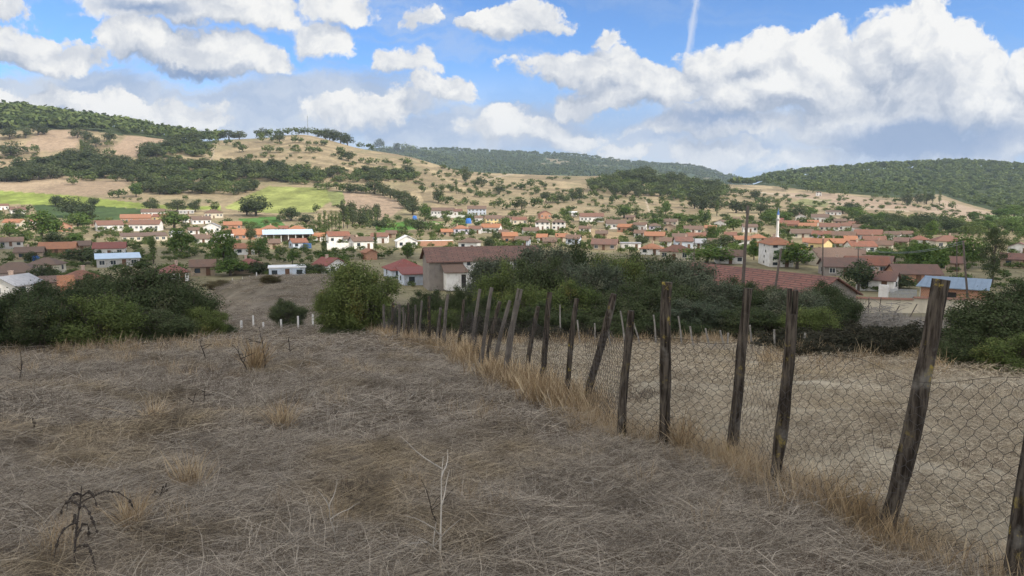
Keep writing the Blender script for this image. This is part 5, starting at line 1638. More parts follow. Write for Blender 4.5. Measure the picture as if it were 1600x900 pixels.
m_ = MB(); m_.tube([(0, 0, hh * 0.80), (0, 0, hh * 0.81), (0, 0, hh * 0.97)], [0.60, 0.57, 0.05], 16); m_.build('cap', M['bluepaint'], mn)
m_ = MB(); m_.tube([(0, 0, hh * 0.96), (0, 0, hh * 1.02)], [0.10, 0.03], 6); m_.build('finial', M['steel'], mn)

# solar water heater
hb = HEATER_BASE.copy()
hw = empty('solar_water_heater', (hb.x - 1.0, hb.y + 1.3, hb.z + 12 * 125 * 1.1 / F + 1.1), 0.15)
tag(hw, 'white solar water heater tank with red end on the dark red roof', 'water heater')
m_ = MB(); m_.tube([(-0.95, 0, 2.0), (-0.9, 0, 2.0), (0.85, 0, 2.0)], [0.36, 0.42, 0.42], 18); m_.build('tank', M['white'], hw, smooth=False)
m_ = MB(); m_.tube([(0.86, 0, 2.0), (1.12, 0, 2.0), (1.16, 0, 2.0)], [0.43, 0.43, 0.36], 18); m_.build('end_cap', plain_mat('red_paint', (0.5, 0.03, 0.03), 0.1, 2, 0.5), hw)
m_ = MB()
for sx in (-0.7, 0.7):
    m_.tube([(sx, 0.2, -0.6), (sx, 0.1, 2.0)], 0.035, 5); m_.tube([(sx, -1.3, -0.5), (sx, -0.1, 1.7)], 0.035, 5)
m_.build('frame', M['steel'], hw)
m_ = MB(); m_.add([(0.9, -1.7, 0.1), (2.0, -1.7, 0.1), (2.0, -0.2, 1.5), (0.9, -0.2, 1.5), (0.9, -1.66, 0.02), (2.0, -1.66, 0.02), (2.0, -0.16, 1.42), (0.9, -0.16, 1.42)], [(0, 1, 2, 3), (7, 6, 5, 4), (0, 4, 5, 1), (1, 5, 6, 2), (2, 6, 7, 3), (3, 7, 4, 0)])
m_.build('collector_panel', M['window'], hw)

# blue metal roofed shed, yard gate and coped wall
p = at(1487, 106)
sh = empty('shed', p, -math.atan2(p.x, p.y) - 0.12)
sh.scale = (0.80, 0.75, 0.92)
tag(sh, 'brick shed with flat slanting blue grey metal roof behind the coped wall', 'shed')
m_ = MB(); m_.box((0, 2.2, 1.0), (10.6, 4.4, 4.0)); build_sloped(m_, 'wall', M['brick'], sh)
m_ = MB(); m_.box((-5.36, 2.0, 1.3), (0.08, 4.2, 2.6)); m_.build('side_panel', M['white'], sh)
m_ = MB(); m_.box((-1.5, -0.04, 1.2), (4.2, 0.1, 2.3)); m_.build('opening', M['opening'], sh)
m_ = MB()
m_.add([(-6, -1.0, 3.0), (5.8, -1.0, 3.0), (5.6, 5.0, 4.35), (-5.4, 5.0, 4.35), (-6, -1.0, 3.14), (5.8, -1.0, 3.14), (5.6, 5.0, 4.49), (-5.4, 5.0, 4.49)],
       [(3, 2, 1, 0), (4, 5, 6, 7), (0, 1, 5, 4), (1, 2, 6, 5), (2, 3, 7, 6), (3, 0, 4, 7)])
for k in range(12):
    x = -5.4 + k * 0.95
    m_.add([(x, -1.0, 3.145), (x + 0.06, -1.0, 3.145), (x + 0.06, 5.0, 4.495), (x, 5.0, 4.495), (x, -1.0, 3.20), (x + 0.06, -1.0, 3.20), (x + 0.06, 5.0, 4.55), (x, 5.0, 4.55)],
           [(4, 5, 6, 7), (0, 1, 5, 4), (1, 2, 6, 5), (2, 3, 7, 6), (3, 0, 4, 7)])
m_.build('roof', RF['bluemetal'], sh)


def wall_run(name, a, b, h, th, mat, label, cat, cope=None, copew=0.3):
    d = b - a
    L = math.hypot(d.x, d.y)
    o = empty(name, a, math.atan2(d.y, d.x))
    tag(o, label, cat)
    dz = b.z - a.z
    n = max(1, int(L / 6)); body = MB(); top = MB()
    for k in range(n):
        x0, x1 = L * k / n, L * (k + 1) / n
        z = min(dz * k / n, dz * (k + 1) / n); z2 = max(dz * k / n, dz * (k + 1) / n) + h
        body.box(((x0 + x1) / 2, 0, (z - 1 + z2) / 2), (x1 - x0, th, z2 - z + 1))
        if cope:
            top.add([(x0, -copew, z2 - 0.02), (x1, -copew, z2 - 0.02), (x1, copew, z2 - 0.02), (x0, copew, z2 - 0.02), (x0, 0, z2 + 0.20), (x1, 0, z2 + 0.20)],
                    [(0, 1, 5, 4), (2, 3, 4, 5), (1, 2, 5), (3, 0, 4), (3, 2, 1, 0)])
    build_sloped(body, 'wall_body', M[mat] if isinstance(mat, str) else mat, o)
    if cope: build_sloped(top, 'coping', cope, o)
    return o


wall_run('yard_wall', at(1316, 92), at(1540, 88), 1.75, 0.3, 'cream', 'long plastered yard wall with red tile coping on the right', 'wall', RF['red'], 0.42)
wall_run('yard_wall', ground(650, 385, 95), ground(708, 384, 95), 2.2, 0.3, 'brick', 'long bare orange brick wall right of the broad white gable', 'wall', RF['white'], 0.2)
wall_run('yard_wall', ground(511, 390, 95), ground(553, 389, 95), 2.4, 0.3, 'white', 'white compound wall in front of the house with blue left end', 'wall')
wall_run('yard_wall', ground(672, 340, 95), ground(764, 340, 95), 2.0, 0.3, 'white', 'white wall along the foot of the farm row', 'wall')
wall_run('yard_wall', at(1372, 104), at(1386, 103), 3.4, 0.4, 'white', 'white gate pillar wall left of the grey yard gate', 'wall')
wall_run('yard_wall', ground(340, 372, 95), ground(412, 374, 95), 1.2, 0.3, 'cream', 'low cream wall before the long orange outhouse', 'wall')
wall_run('yard_wall', ground(-5, 389, 95), ground(160, 391, 95), 1.0, 0.3, 'grey', 'long low grey wall across the lower left of the village', 'wall')
a_, b_ = at(1389, 101), at(1430, 100)
gt = empty('yard_gate', a_, math.atan2(b_.y - a_.y, b_.x - a_.x)); tag(gt, 'grey picket yard gate left of the blue metal roofed shed', 'gate')
L_g = (b_ - a_).length
m_ = MB()
for k in range(22): m_.box((L_g * k / 21, 0, 1.5), (0.10, 0.03, 3.0))
m_.build('pickets', M['steel'], gt)
m_ = MB(); m_.box((L_g / 2, 0.035, 0.6), (L_g, 0.04, 0.1)); m_.box((L_g / 2, 0.035, 2.4), (L_g, 0.04, 0.1)); m_.build('rails', M['steel'], gt)

# open barn with the grey metal roof
p = ground(451, 378, 95); s = p.y / F
ob = empty('open_barn', p, -math.atan2(p.x, p.y) + 0.05); tag(ob, 'long open barn with pale grey metal roof and dark bays', 'barn')
w_ = 72 * s
m_ = MB(); m_.box((0, 6, 1.3), (w_, 0.3, 4.6))
for sx in (-1, 1): m_.box((sx * (w_ / 2 - 0.15), 3, 1.3), (0.3, 5.6, 4.6))
m_.build('wall', M['adobe'], ob)
for k in range(7):
    m_ = MB(); m_.box((-w_ / 2 + 1 + (w_ - 2) * k / 6, 0.1, 1.2), (0.35, 0.35, 4.4)); m_.build('post', M['concrete'], ob)
m_ = MB()
m_.add([(-w_ / 2 - .6, -.8, 3.4), (w_ / 2 + .6, -.8, 3.4), (w_ / 2 + .6, 6.6, 5.2), (-w_ / 2 - .6, 6.6, 5.2), (-w_ / 2 - .6, -.8, 3.6), (w_ / 2 + .6, -.8, 3.6), (w_ / 2 + .6, 6.6, 5.4), (-w_ / 2 - .6, 6.6, 5.4)],
       [(3, 2, 1, 0), (4, 5, 6, 7), (0, 1, 5, 4), (1, 2, 6, 5), (2, 3, 7, 6), (3, 0, 4, 7)])
m_.build('roof', RF['metal'], ob)
p = ground(480, 388, 95); s = p.y / F
bg = empty('gate', p, 0.0); tag(bg, 'bright blue double gate right of the small pale blue house', 'gate')
for k in (-1, 1):
    m_ = MB(); m_.box((k * 0.85, 0, 1.0), (1.6, 0.12, 2.0)); m_.box((k * 0.85, -0.08, 0.6), (1.5, 0.05, 0.15)); m_.box((k * 0.85, -0.08, 1.5), (1.5, 0.05, 0.15)); m_.build('gate_leaf', M['bluepaint'], bg)


def tarp_heap(x, y, w, h, label, D=None):
    p = at(x, D) if D else ground(x, y, 95); s = p.y / F
    rng = np.random.RandomState(int(x))
    n, k = 14, 8
    V = []; Q = []
    for i in range(k + 1):
        f = i / k
        for j in range(n):
            a = 2 * math.pi * j / n
            sq = 1 / max(abs(math.cos(a)), abs(math.sin(a))) ** 0.7
            r = (1 - 0.55 * f ** 2.2) * (1 if i < k else 0.05) * (1 + rng.uniform(-0.06, 0.06))
            V.append((math.cos(a) * sq * r * w * s / 2, math.sin(a) * sq * r * w * s / 2.4, -0.3 + (h * s + 0.3) * (math.sin(f * math.pi / 2))))
    for i in range(k):
        for j in range(n):
            Q.append((i * n + j, i * n + (j + 1) % n, (i + 1) * n + (j + 1) % n, (i + 1) * n + j))
    o = link_mesh('tarpaulin_heap', np_mesh('tarpaulin_heap', np.array(V), np.array(Q), M['tarp']), loc=p)
    tag(o, label, 'tarpaulin')


tarp_heap(648, 343, 7, 6, 'bright blue tarpaulin over a heap beside the green meadow')
tarp_heap(732, 349, 9, 8, 'bright blue tarpaulin over a stack below the pale blue farmhouse')
tarp_heap(51, 407, 20, 8, 'bright blue tarpaulin in front of the low brown roofed house on the left')


# ------------------------------------------------------------------ poles, mast, wires
def pole(x, ytop, D, lean_px, rtop, label, cross=False, name='utility_pole'):
    b = at(x, D)
    xt = x + lean_px
    top = Vector((D * a_of(xt, ytop), D, D * t_of_y(ytop)))
    o = empty(name, b); tag(o, label, 'pole', None)
    m = MB(); v = top - b
    m.tube([(0, 0, -0.5), v * 0.33 + Vector((0.03, 0, 0)), v * 0.66, v], [rtop * 1.5, rtop * 1.3, rtop * 1.15, rtop], 8)
    m.build('shaft', M['oldwood'], o, smooth=True)
    if cross:
        c = MB(); c.box(v * 0.95, (1.4, 0.1, 0.1)); c.build('crossarm', M['oldwood'], o)
        for dx in (-0.6, 0, 0.6):
            i_ = MB(); i_.tube([v * 0.95 + Vector((dx, 0, 0.05)), v * 0.95 + Vector((dx, 0, 0.25))], [0.05, 0.06], 6); i_.build('insulator', M['white'], o)
    return b + v


pole(1155, 321, 40, 14, 0.078, 'tall dark wooden pole leaning right in front of the red tiled roof')
pole(1203, 388, 75, 18, 0.11, 'tilted dark pole in front of the tall white building')
pole(1285, 373, 160, 1, 0.13, 'dark upright pole in front of the yellow gable')
t1 = pole(1341, 386, 150, 0, 0.10, 'thin pole left of the big round pine', True)
t2 = pole(1513, 377, 98, -8, 0.11, 'slanting pole left of the tall slender tree')
t3 = pole(1495, 372, 140, 0, 0.07, 'thin street lamp pole right of the large cream house', False, 'lamp_pole')
pole(1084, 372, 200, 1, 0.10, 'thin pole above the dark shrub under the orange hip roof')
for k, (a, b) in enumerate(((t1 + Vector((0.6, 0, 0)), t2), (t1 - Vector((0.6, 0, 0)), t2 + Vector((0, 0, -0.35))))):
    pts = [a.lerp(b, i / 16) - Vector((0, 0, 1.3 * 4 * (i / 16) * (1 - i / 16))) for i in range(17)]
    m = MB(); m.tube(pts, 0.022, 4); o = m.build('power_line', M['steel'])
    tag(o, ('upper' if k == 0 else 'lower') + ' sagging wire across the big round pine', 'wire')
p = ground(481, 207, 600); s = p.y / F
mast = empty('radio_mast', p); tag(mast, 'thin lattice radio mast on the summit of the left hill', 'mast')
mh = 29 * s
for k in range(3):
    a = k * 2.094
    m = MB(); m.tube([(math.cos(a) * 0.75, math.sin(a) * 0.75, -1), (math.cos(a) * 0.45, math.sin(a) * 0.45, mh)], [0.16, 0.12], 5); m.build('leg', M['steel'], mast)
m = MB()
nz = 16
for i in range(nz):
    z0, z1 = mh * i / nz, mh * (i + 1) / nz
    r0, r1 = 0.75 - 0.3 * i / nz, 0.75 - 0.3 * (i + 1) / nz
    for k in range(3):
        a, b = k * 2.094, (k + 1) * 2.094
        m.tube([(math.cos(a) * r0, math.sin(a) * r0, z0), (math.cos(b) * r1, math.sin(b) * r1, z1)], 0.07, 4, cap=False)
m.build('bracing', M['steel'], mast)
m = MB(); m.tube([(0, 0, mh - 0.5), (0, 0, mh + 2.5)], 0.08, 5); m.build('antenna', M['steel'], mast)

# ------------------------------------------------------------------ the post fence
def post_mat():
    t = NT('split_oak_post')
    o = t.obj()
    fib = t.noise(t.scale(o, (22, 22, 2.2)), 1.6, 6, 0.65)
    big = t.noise(o, 5.0, 4)
    c = t.mix(t.ramp(fib, 0.35, 0.68), c4(0.018, 0.014, 0.011), c4(0.105, 0.088, 0.070))
    c = t.mix(t.ramp(big, 0.58, 0.74, 0, 0.6), c, c4(0.19, 0.18, 0.16))
    lich = t.math('MULTIPLY', t.ramp(t.noise(o, 9.0, 5, 0.7), 0.56, 0.66), t.ramp(t.noise(o, 2.3, 2), 0.42, 0.6))
    c = t.mix(lich, c, c4(0.27, 0.21, 0.055))
    return t.principled(c, 0.95, 0.1, bump=fib, bstr=0.9, bdist=0.012)


M['post'] = post_mat()
M['greystake'] = plain_mat('weathered_stake', (0.135, 0.118, 0.10), 0.4, 7)
POSTS = [  # foot x, y, top x, y, width in the photograph
    (1588, 930, 1648, 432, 34, 0), (1379, 838, 1475, 436, 33, 0), (1211, 772, 1236, 450, 23, 1), (1136, 724, 1172, 450, 19, 0), (1031, 700, 1046, 440, 22, 0),
    (974, 692, 985, 487, 16, 0), (914, 645, 957, 460, 15, 0), (881, 636, 903, 466, 11, 0), (842, 618, 862, 457, 12, 0), (819, 609, 841, 478, 9, 0),
    (790, 595, 811, 451, 12, 1), (768, 588, 797, 470, 8, 0), (757, 582, 781, 471, 8, 0), (748, 577, 770, 449, 8, 0), (730, 561, 751, 452, 8, 0),
    (714, 554, 725, 468, 7, 0), (692, 551, 701, 460, 8, 0), (682, 548, 688, 481, 5, 0), (668, 545, 672, 463, 7, 0), (655, 542, 658, 470, 5, 0),
    (646, 540, 649, 476, 5, 0), (637, 538, 639, 473, 6, 0), (629, 537, 630, 480, 4, 0), (622, 535, 624, 475, 6, 0), (613, 532, 613, 474, 6, 0), (602, 529, 600, 476, 6, 0),
    (590, 524, 588, 475, 6, 0), (580, 521, 578, 473, 6, 0), (571, 518, 569, 472, 6, 0)]
_pr = random.Random(9)
for _ in range(13):
    x_ = _pr.uniform(574, 700); f_ = (x_ - 570) / 130
    POSTS.append((x_, 519 + 31 * f_ + _pr.uniform(-2, 1), x_ - 2 + 10 * f_ + _pr.uniform(-3, 3), _pr.uniform(470, 492), _pr.uniform(3.2, 5), 0))
N_LINE = 29
fence = empty('post_fence', ground(1031, 700, 1.5))
tag(fence, 'rustic fence of crooked wooden posts with chicken wire, nearest the viewer', 'fence')
f0 = fence.location.copy()
FP = []


def crooked_post(parent, f0, b, top, r, seed, forked, mat, sides=9):
    rng = random.Random(seed)
    v = top - b
    m = MB()
    pts = []; rad = []
    n = 9
    ph = rng.uniform(0, 6.28)
    for i in range(n + 1):
        f = -0.08 + 1.08 * i / n
        off = Vector((math.sin(f * 3.3 + ph), math.cos(f * 2.6 + ph), 0)) * r * 0.95
        pts.append(b - f0 + v * f + off * (0.6 if i else 0))
        rad.append(r * (1.06 - 0.16 * max(f, 0)) * rng.uniform(0.94, 1.06))
    if forked:
        m.tube(pts[:-1], rad[:-1], sides, jit=0.13, rng=rng)
        for sx, k in ((-1, 1.0), (1, 0.93)):
            o = Vector((sx * r * 0.50, 0, 0))
            m.tube([pts[-3] + o * 0.5, pts[-2] + o, pts[-2].lerp(pts[-1], k) + o * 1.05], [r * 0.60, r * 0.50, r * 0.42], 7, jit=0.15, rng=rng)
    else:
        m.tube(pts, rad, sides, jit=0.13, rng=rng)
    return m.build('post', mat, parent)


for i, (bx, by, tx, ty, w, fk) in enumerate(POSTS):
    b = ground(bx, by, 1.5)
    D = b.y
    top = Vector((D * a_of(tx, ty), D, D * t_of_y(ty)))
    top.y += _hr.uniform(-0.06, 0.06)
    crooked_post(fence, f0, b, top, max((0.41 if i < 14 else 0.35) * w * D / F, 0.022), i, fk, M['post'] if i < 10 or i % 3 == 0 else M['greystake'])
    if i < N_LINE: FP.append(b)
# fence line on the ground, carried a little beyond the picture at the near end
ex = FP[0] + (FP[0] - FP[1]) * 1.2
ex.z = h1(ex.x, ex.y)
LINE = [ex] + FP[1:]


def line_at(dist, cum):
    for i in range(len(cum) - 1):
        if dist <= cum[i + 1]:
            f = (dist - cum[i]) / max(cum[i + 1] - cum[i], 1e-6)
            return LINE[i].x + (LINE[i + 1].x - LINE[i].x) * f, LINE[i].y + (LINE[i + 1].y - LINE[i].y) * f
    return LINE[-1].x, LINE[-1].y


def chicken_wire():
    rng = random.Random(2)
    cum = [0.0]
    for i in range(len(LINE) - 1):
        cum.append(cum[-1] + math.hypot(LINE[i + 1].x - LINE[i].x, LINE[i + 1].y - LINE[i].y))
    L = cum[-1]
    hx, hz = 0.098, 0.060          # half the mesh's pitch pattern: hexagons about 10 cm across
    rows = 20
    nc = int(L / hx)
    grid = {}
    tab = [line_at(i * hx * 0.5, cum) for i in range(2 * nc + 4)]
    zz = H(np.array([t[0] for t in tab]), np.array([t[1] for t in tab]))
    def pt(i2, j):             # i2 counts half pitches
        x, y = tab[min(i2, len(tab) - 1)]
        u = i2 * 0.5 * hx
        sag = 0.045 * math.sin(u * 2.1) + 0.03 * math.sin(u * 5.3 + 1)
        bul = 0.025 * math.sin(u * 3.7 + j * 0.5) + 0.02 * math.sin(u * 1.3 + j * 0.9)
        return x + bul, y + bul * 0.4, zz[min(i2, len(tab) - 1)] + 0.01 + j * hz + sag * j / rows
    m = MB()
    def seg(a, b):
        a = Vector(a); b = Vector(b)
        k = Vector((rng.uniform(-.006, .006), rng.uniform(-.006, .006), rng.uniform(-.006, .006)))
        dist = a.length
        r = 0.0018 if dist < 7 else 0.0024
        m.tube([a - f0, b - f0], r, 3, cap=False)
    # zigzag wires joined by short twists
    jit = {}
    def node(i, j):
        if (i, j) not in jit:
            x, y, z = pt(i, j)
            jit[(i, j)] = (x + rng.uniform(-.007, .007), y + rng.uniform(-.007, .007), z + rng.uniform(-.007, .007))
        return jit[(i, j)]
    for r in range(rows):
        off = r % 2
        for i in range(off, 2 * nc, 2):
            # upper vertex pair of a hexagon row: flat twist, then a slant up either way
            a = node(i, r)
            up = pt(i, r + 0.42)
            seg(a, up)
            jit[(i, r, 't')] = up
            for s in (-1, 1):
                if 0 <= i + s <= 2 * nc and r + 1 < rows:
                    seg(up, node(i + s, r + 1))
    for j in (0, rows):
        for i in range(0, 2 * nc - 2, 2):
            seg(pt(i, j - (0.6 if j else 0)), pt(i + 2, j - (0.6 if j else 0)))
    return m.build('chicken_wire', M['wire'], fence)


chicken_wire()

# stake fence on the far side of the field
G4 = [(877, 532, 875, 476), (905, 537, 903, 500), (929, 537, 929, 505), (955, 541, 948, 500), (977, 541, 969, 486), (1000, 541, 990, 504), (1025, 542, 1021, 492), (1065, 542, 1060, 494),
      (1085, 544, 1078, 510), (1108, 545, 1103, 513), (1132, 547, 1126, 516), (1138, 547, 1138, 520), (1175, 547, 1171, 508), (1112, 545, 1120, 536), (1212, 549, 1210, 515), (1255, 551, 1259, 520)]
sf = empty('stake_fence', ground(1000, 541, 15)); tag(sf, 'line of thin pale stakes along the far edge of the field under the hedge', 'fence')
g0 = sf.location.copy()
M['stake'] = plain_mat('bleached_stake', (0.25, 0.23, 0.20), 0.35, 9)
for i, (bx, by, tx, ty) in enumerate(G4):
    b = ground(bx, by, 15); D = b.y
    crooked_post(sf, g0, b, Vector((D * a_of(tx, ty), D, D * t_of_y(ty))), 0.028, 50 + i, 0, M['stake'], 6)
cf = empty('concrete_post_fence', ground(440, 520, 38)); tag(cf, 'row of short white concrete posts at the foot of the brown knoll', 'fence')
g0 = cf.location.copy()
for i, (bx, by, ty) in enumerate([(378, 527, 507), (396, 510, 496), (412, 518, 506), (440, 521, 503), (466, 517, 498), (489, 508, 494)]):
    b = ground(bx, by, 36)
    m = MB(); hgt = 1.25 * (by - ty) * b.y / F
    m.tube([b - g0 + Vector((0, 0, -0.2)), b - g0 + Vector((_hr.uniform(-.03, .03), 0, hgt))], [0.075, 0.065], 4); m.build('post', M['concrete'], cf)
cf = empty('concrete_post_fence', ground(372, 437, 60)); tag(cf, 'row of tiny white posts along the left crest of the brown knoll', 'fence')
g0 = cf.location.copy()
for bx, by in [(347, 441), (363, 438), (379, 436), (390, 434), (401, 433)]:
    b = ground(bx, by, 60)
    m = MB(); m.tube([b - g0 + Vector((0, 0, -0.2)), b - g0 + Vector((0, 0, 0.55))], [0.07, 0.06], 4); m.build('post', M['concrete'], cf)
sf = empty('stake_fence', at(1420, 70)); tag(sf, 'broken dark stakes leaning at odd angles before the coped yard wall', 'fence')
g0 = sf.location.copy()
for i, (bx, D, l, hh) in enumerate([(1335, 66, 3, 1.2), (1345, 68, 14, 1.5), (1356, 70, 0, 2.0), (1373, 70, 2, 2.0), (1395, 68, 9, 1.2), (1420, 64, 12, 1.3), (1446, 68, 16, 0.9), (1481, 62, 4, 1.3), (1487, 62, 0, 0.9)]):
    b = at(bx, D)
    crooked_post(sf, g0, b, b + Vector((l * D / F, 0, hh)), 0.05, 80 + i, 0, M['oldwood'], 6)


# heap of cut branches at the right
def brush_heap(x, D, w, h, label, seed, n=420):
    rng = random.Random(seed)
    p = at(x, D)
    m = MB()
    for _ in range(n):
        a = Vector((rng.gauss(0, w * 0.28), rng.gauss(0, w * 0.18), abs(rng.gauss(0, h * 0.4))))
        d = Vector((rng.gauss(0, 1), rng.gauss(0, 0.7), rng.gauss(-0.15, 0.35))).normalized()
        l = rng.uniform(0.4, 1.5); r = rng.uniform(0.008, 0.028)
        mid = a + d * l * 0.5 + Vector((rng.gauss(0, .07), rng.gauss(0, .07), rng.gauss(0.05, .07)))
        e = a + d * l
        for q in (a, mid, e): q.z = max(q.z, 0.0)
        m.tube([a, mid, e], [r, r * 0.8, r * 0.3], 4, cap=False)
    o = m.build('brush_heap', M['stake'], loc=p)
    tag(o, label, 'brush heap')


brush_heap(1345, 42, 3.6, 1.7, 'grey heap of cut branches at the edge of the field right of the forked post', 1)
brush_heap(1388, 40, 2.4, 1.3, 'pale smaller heap of bleached branches right of the grey heap', 2, 260)
brush_heap(1440, 36, 2.4, 0.6, 'low tangle of twigs behind the thick leaning post at the right', 3, 220)


# ------------------------------------------------------------------ bramble along the field edge
def bramble():
    rng = np.random.RandomState(6)
    V0, Q0, R0, C0 = crown(2600, 20, 0.5, 0.5, 0.42, 0.30, 0.024, 61, 0.4, -0.6, 0.2)
    VV = []; QQ = []; RR = []; b = 0
    spots = []
    for k in range(48):
        x = rng.uniform(1200, 1660); D = rng.uniform(18.0, 25) - max(0, x - 1450) * 0.016
        spots.append((x, D, rng.uniform(1.2, 2.2), rng.uniform(0.55, 1.05)))
    for k in range(44):
        x = rng.uniform(640, 1320); D = rng.uniform(23.0, 27)
        spots.append((x, D, rng.uniform(1.1, 2.0), rng.uniform(0.6, 1.1)))
    for k in range(10):
        spots.append((rng.uniform(1300, 1560), rng.uniform(26, 45), rng.uniform(1.2, 2.6), rng.uniform(0.4, 0.8)))
    for x, D, w, h in spots:
        p = at(x, D); a = rng.uniform(0, 6.28); ca, sa = math.cos(a), math.sin(a)
        VV.append(np.stack([(V0[:, 0] * ca - V0[:, 1] * sa) * w + p.x, (V0[:, 0] * sa + V0[:, 1] * ca) * w + p.y, V0[:, 2] * h * 1.3 + p.z - 0.05], 1))
        QQ.append(Q0 + b); b += len(V0); RR.append(R0)
    t = leaf_mat('bramble_leaves', (0.030, 0.034, 0.022), (0.066, 0.058, 0.042), (0.09, 0.075, 0.055), per_obj=0.0)
    o = link_mesh('bramble', np_mesh('bramble', np.vstack(VV), np.vstack(QQ), t, np.concatenate(RR)))
    tag(o, kind='stuff')


bramble()


# ------------------------------------------------------------------ dry grass
def fence_x(y):
    ys = [p.y for p in LINE]; xs = [p.x for p in LINE]
    order = np.argsort(ys)
    return np.interp(y, np.array(ys)[order], np.array(xs)[order])


def grass_mat(name, pale, straw, brown):
    t = NT(name)
    r = t.attr('rnd').outputs['Fac']
    pos = t.pos()
    big = t.noise(pos, 0.55, 4, 0.6); mid = t.noise(pos, 2.1, 3)
    c = t.mix(t.ramp(r, 0.15, 0.85), c4(*brown), c4(*pale))
    c = t.mix(t.math('MULTIPLY', t.ramp(big, 0.50, 0.66), t.ramp(r, 0.3, 0.7)), c, c4(*straw))
    dk = t.noise(pos, 1.1, 5, 0.65)
    c = t.mix(t.math('MULTIPLY', t.ramp(dk, 0.50, 0.68, 0, 0.85), t.ramp(r, 1.0, 0.5, 0.45, 1.0)), c, c4(*[0.8 * k for k in brown]))
    c = t.mix(t.ramp(mid, 0.56, 0.75, 0, 0.5), c, c4(*brown))
    return t.leaf(c, 0.3)


M['grass'] = grass_mat('bleached_grass', (0.48, 0.42, 0.335), (0.46, 0.37, 0.24), (0.105, 0.083, 0.063))
M['meadow'] = grass_mat('cropped_dry_grass', (0.60, 0.52, 0.39), (0.54, 0.44, 0.28), (0.19, 0.15, 0.105))
M['herb'] = grass_mat('withered_herb', (0.17, 0.125, 0.095), (0.20, 0.13, 0.085), (0.065, 0.050, 0.042))
M['straw'] = grass_mat('golden_straw', (0.54, 0.43, 0.28), (0.50, 0.36, 0.19), (0.25, 0.175, 0.10))


def strands(n, rad, lmin, lmax, width, seed, mode):
    rng = np.random.RandomState(seed)
    a = rng.uniform(0, 2 * np.pi, n); q = rad * np.sqrt(rng.uniform(0, 1, n))
    P = np.stack([q * np.cos(a), q * np.sin(a), np.zeros(n)], 1)
    if mode == 'flat':
        az = np.where(rng.rand(n) < 0.45, rng.normal(0, 0.6, n), rng.uniform(-np.pi, np.pi, n))
        el = np.radians(rng.normal(9, 11, n))
        upm = rng.rand(n) < 0.07
        el[upm] = np.radians(rng.uniform(35, 80, upm.sum()))
        P[:, 2] = rng.uniform(-0.01, 0.075, n) * (lmax / 0.45) ** 0.5
    elif mode == 'loose':
        az = rng.uniform(-np.pi, np.pi, n); el = np.radians(rng.normal(14, 13, n)); P[:, 2] = rng.uniform(0.02, 0.10, n)
        upm = rng.rand(n) < 0.04
        el[upm] = np.radians(rng.uniform(35, 85, upm.sum()))
    elif mode == 'mown':
        az = rng.uniform(-np.pi, np.pi, n); el = np.radians(rng.normal(14, 14, n)); P[:, 2] = rng.uniform(-0.01, 0.03, n)
        upm = np.zeros(n, bool)
    else:
        az = rng.uniform(-np.pi, np.pi, n); el = np.radians(rng.normal(72, 12, n)); upm = np.ones(n, bool); P[:, 2] = -0.02
    l = rng.uniform(lmin, lmax, n)
    if mode == 'flat': l[upm] *= 0.6
    dirs = np.stack([np.cos(el) * np.cos(az), np.cos(el) * np.sin(az), np.sin(el)], 1)
    side = np.stack([-np.sin(az), np.cos(az), np.zeros(n)], 1)
    roll = rng.normal(0, 0.7, n)
    upv = np.cross(dirs, side)
    wd = side * np.cos(roll)[:, None] + upv * np.sin(roll)[:, None]
    bend = rng.normal(0, 0.34 if mode == 'flat' else 0.22, n); droop = np.abs(rng.normal(0.10 if mode != 'tall' else 0.20, 0.12, n))
    rows = []
    wv = width * rng.uniform(0.6, 1.5, n)
    for f, wk in ((0, 1.0), (0.35, 0.95), (0.7, 0.75), (1.0, 0.25)):
        c = P + dirs * (l * f)[:, None] + side * (bend * l * f * f)[:, None]
        c[:, 2] -= droop * l * f * f
        if mode != 'tall': c[:, 2] = np.maximum(c[:, 2], -0.02)
        rows += [c - wd * (wv * wk / 2)[:, None], c + wd * (wv * wk / 2)[:, None]]
    V = np.stack(rows, 1).reshape(-1, 3)
    base = np.arange(n)[:, None] * 8
    Q = np.concatenate([base + np.array([0, 1, 3, 2]), base + np.array([2, 3, 5, 4]), base + np.array([4, 5, 7, 6])], 0)
    r = rng.uniform(0.6 if mode == 'loose' else 0, 1, n)
    return V, Q, np.concatenate([r, r, r])


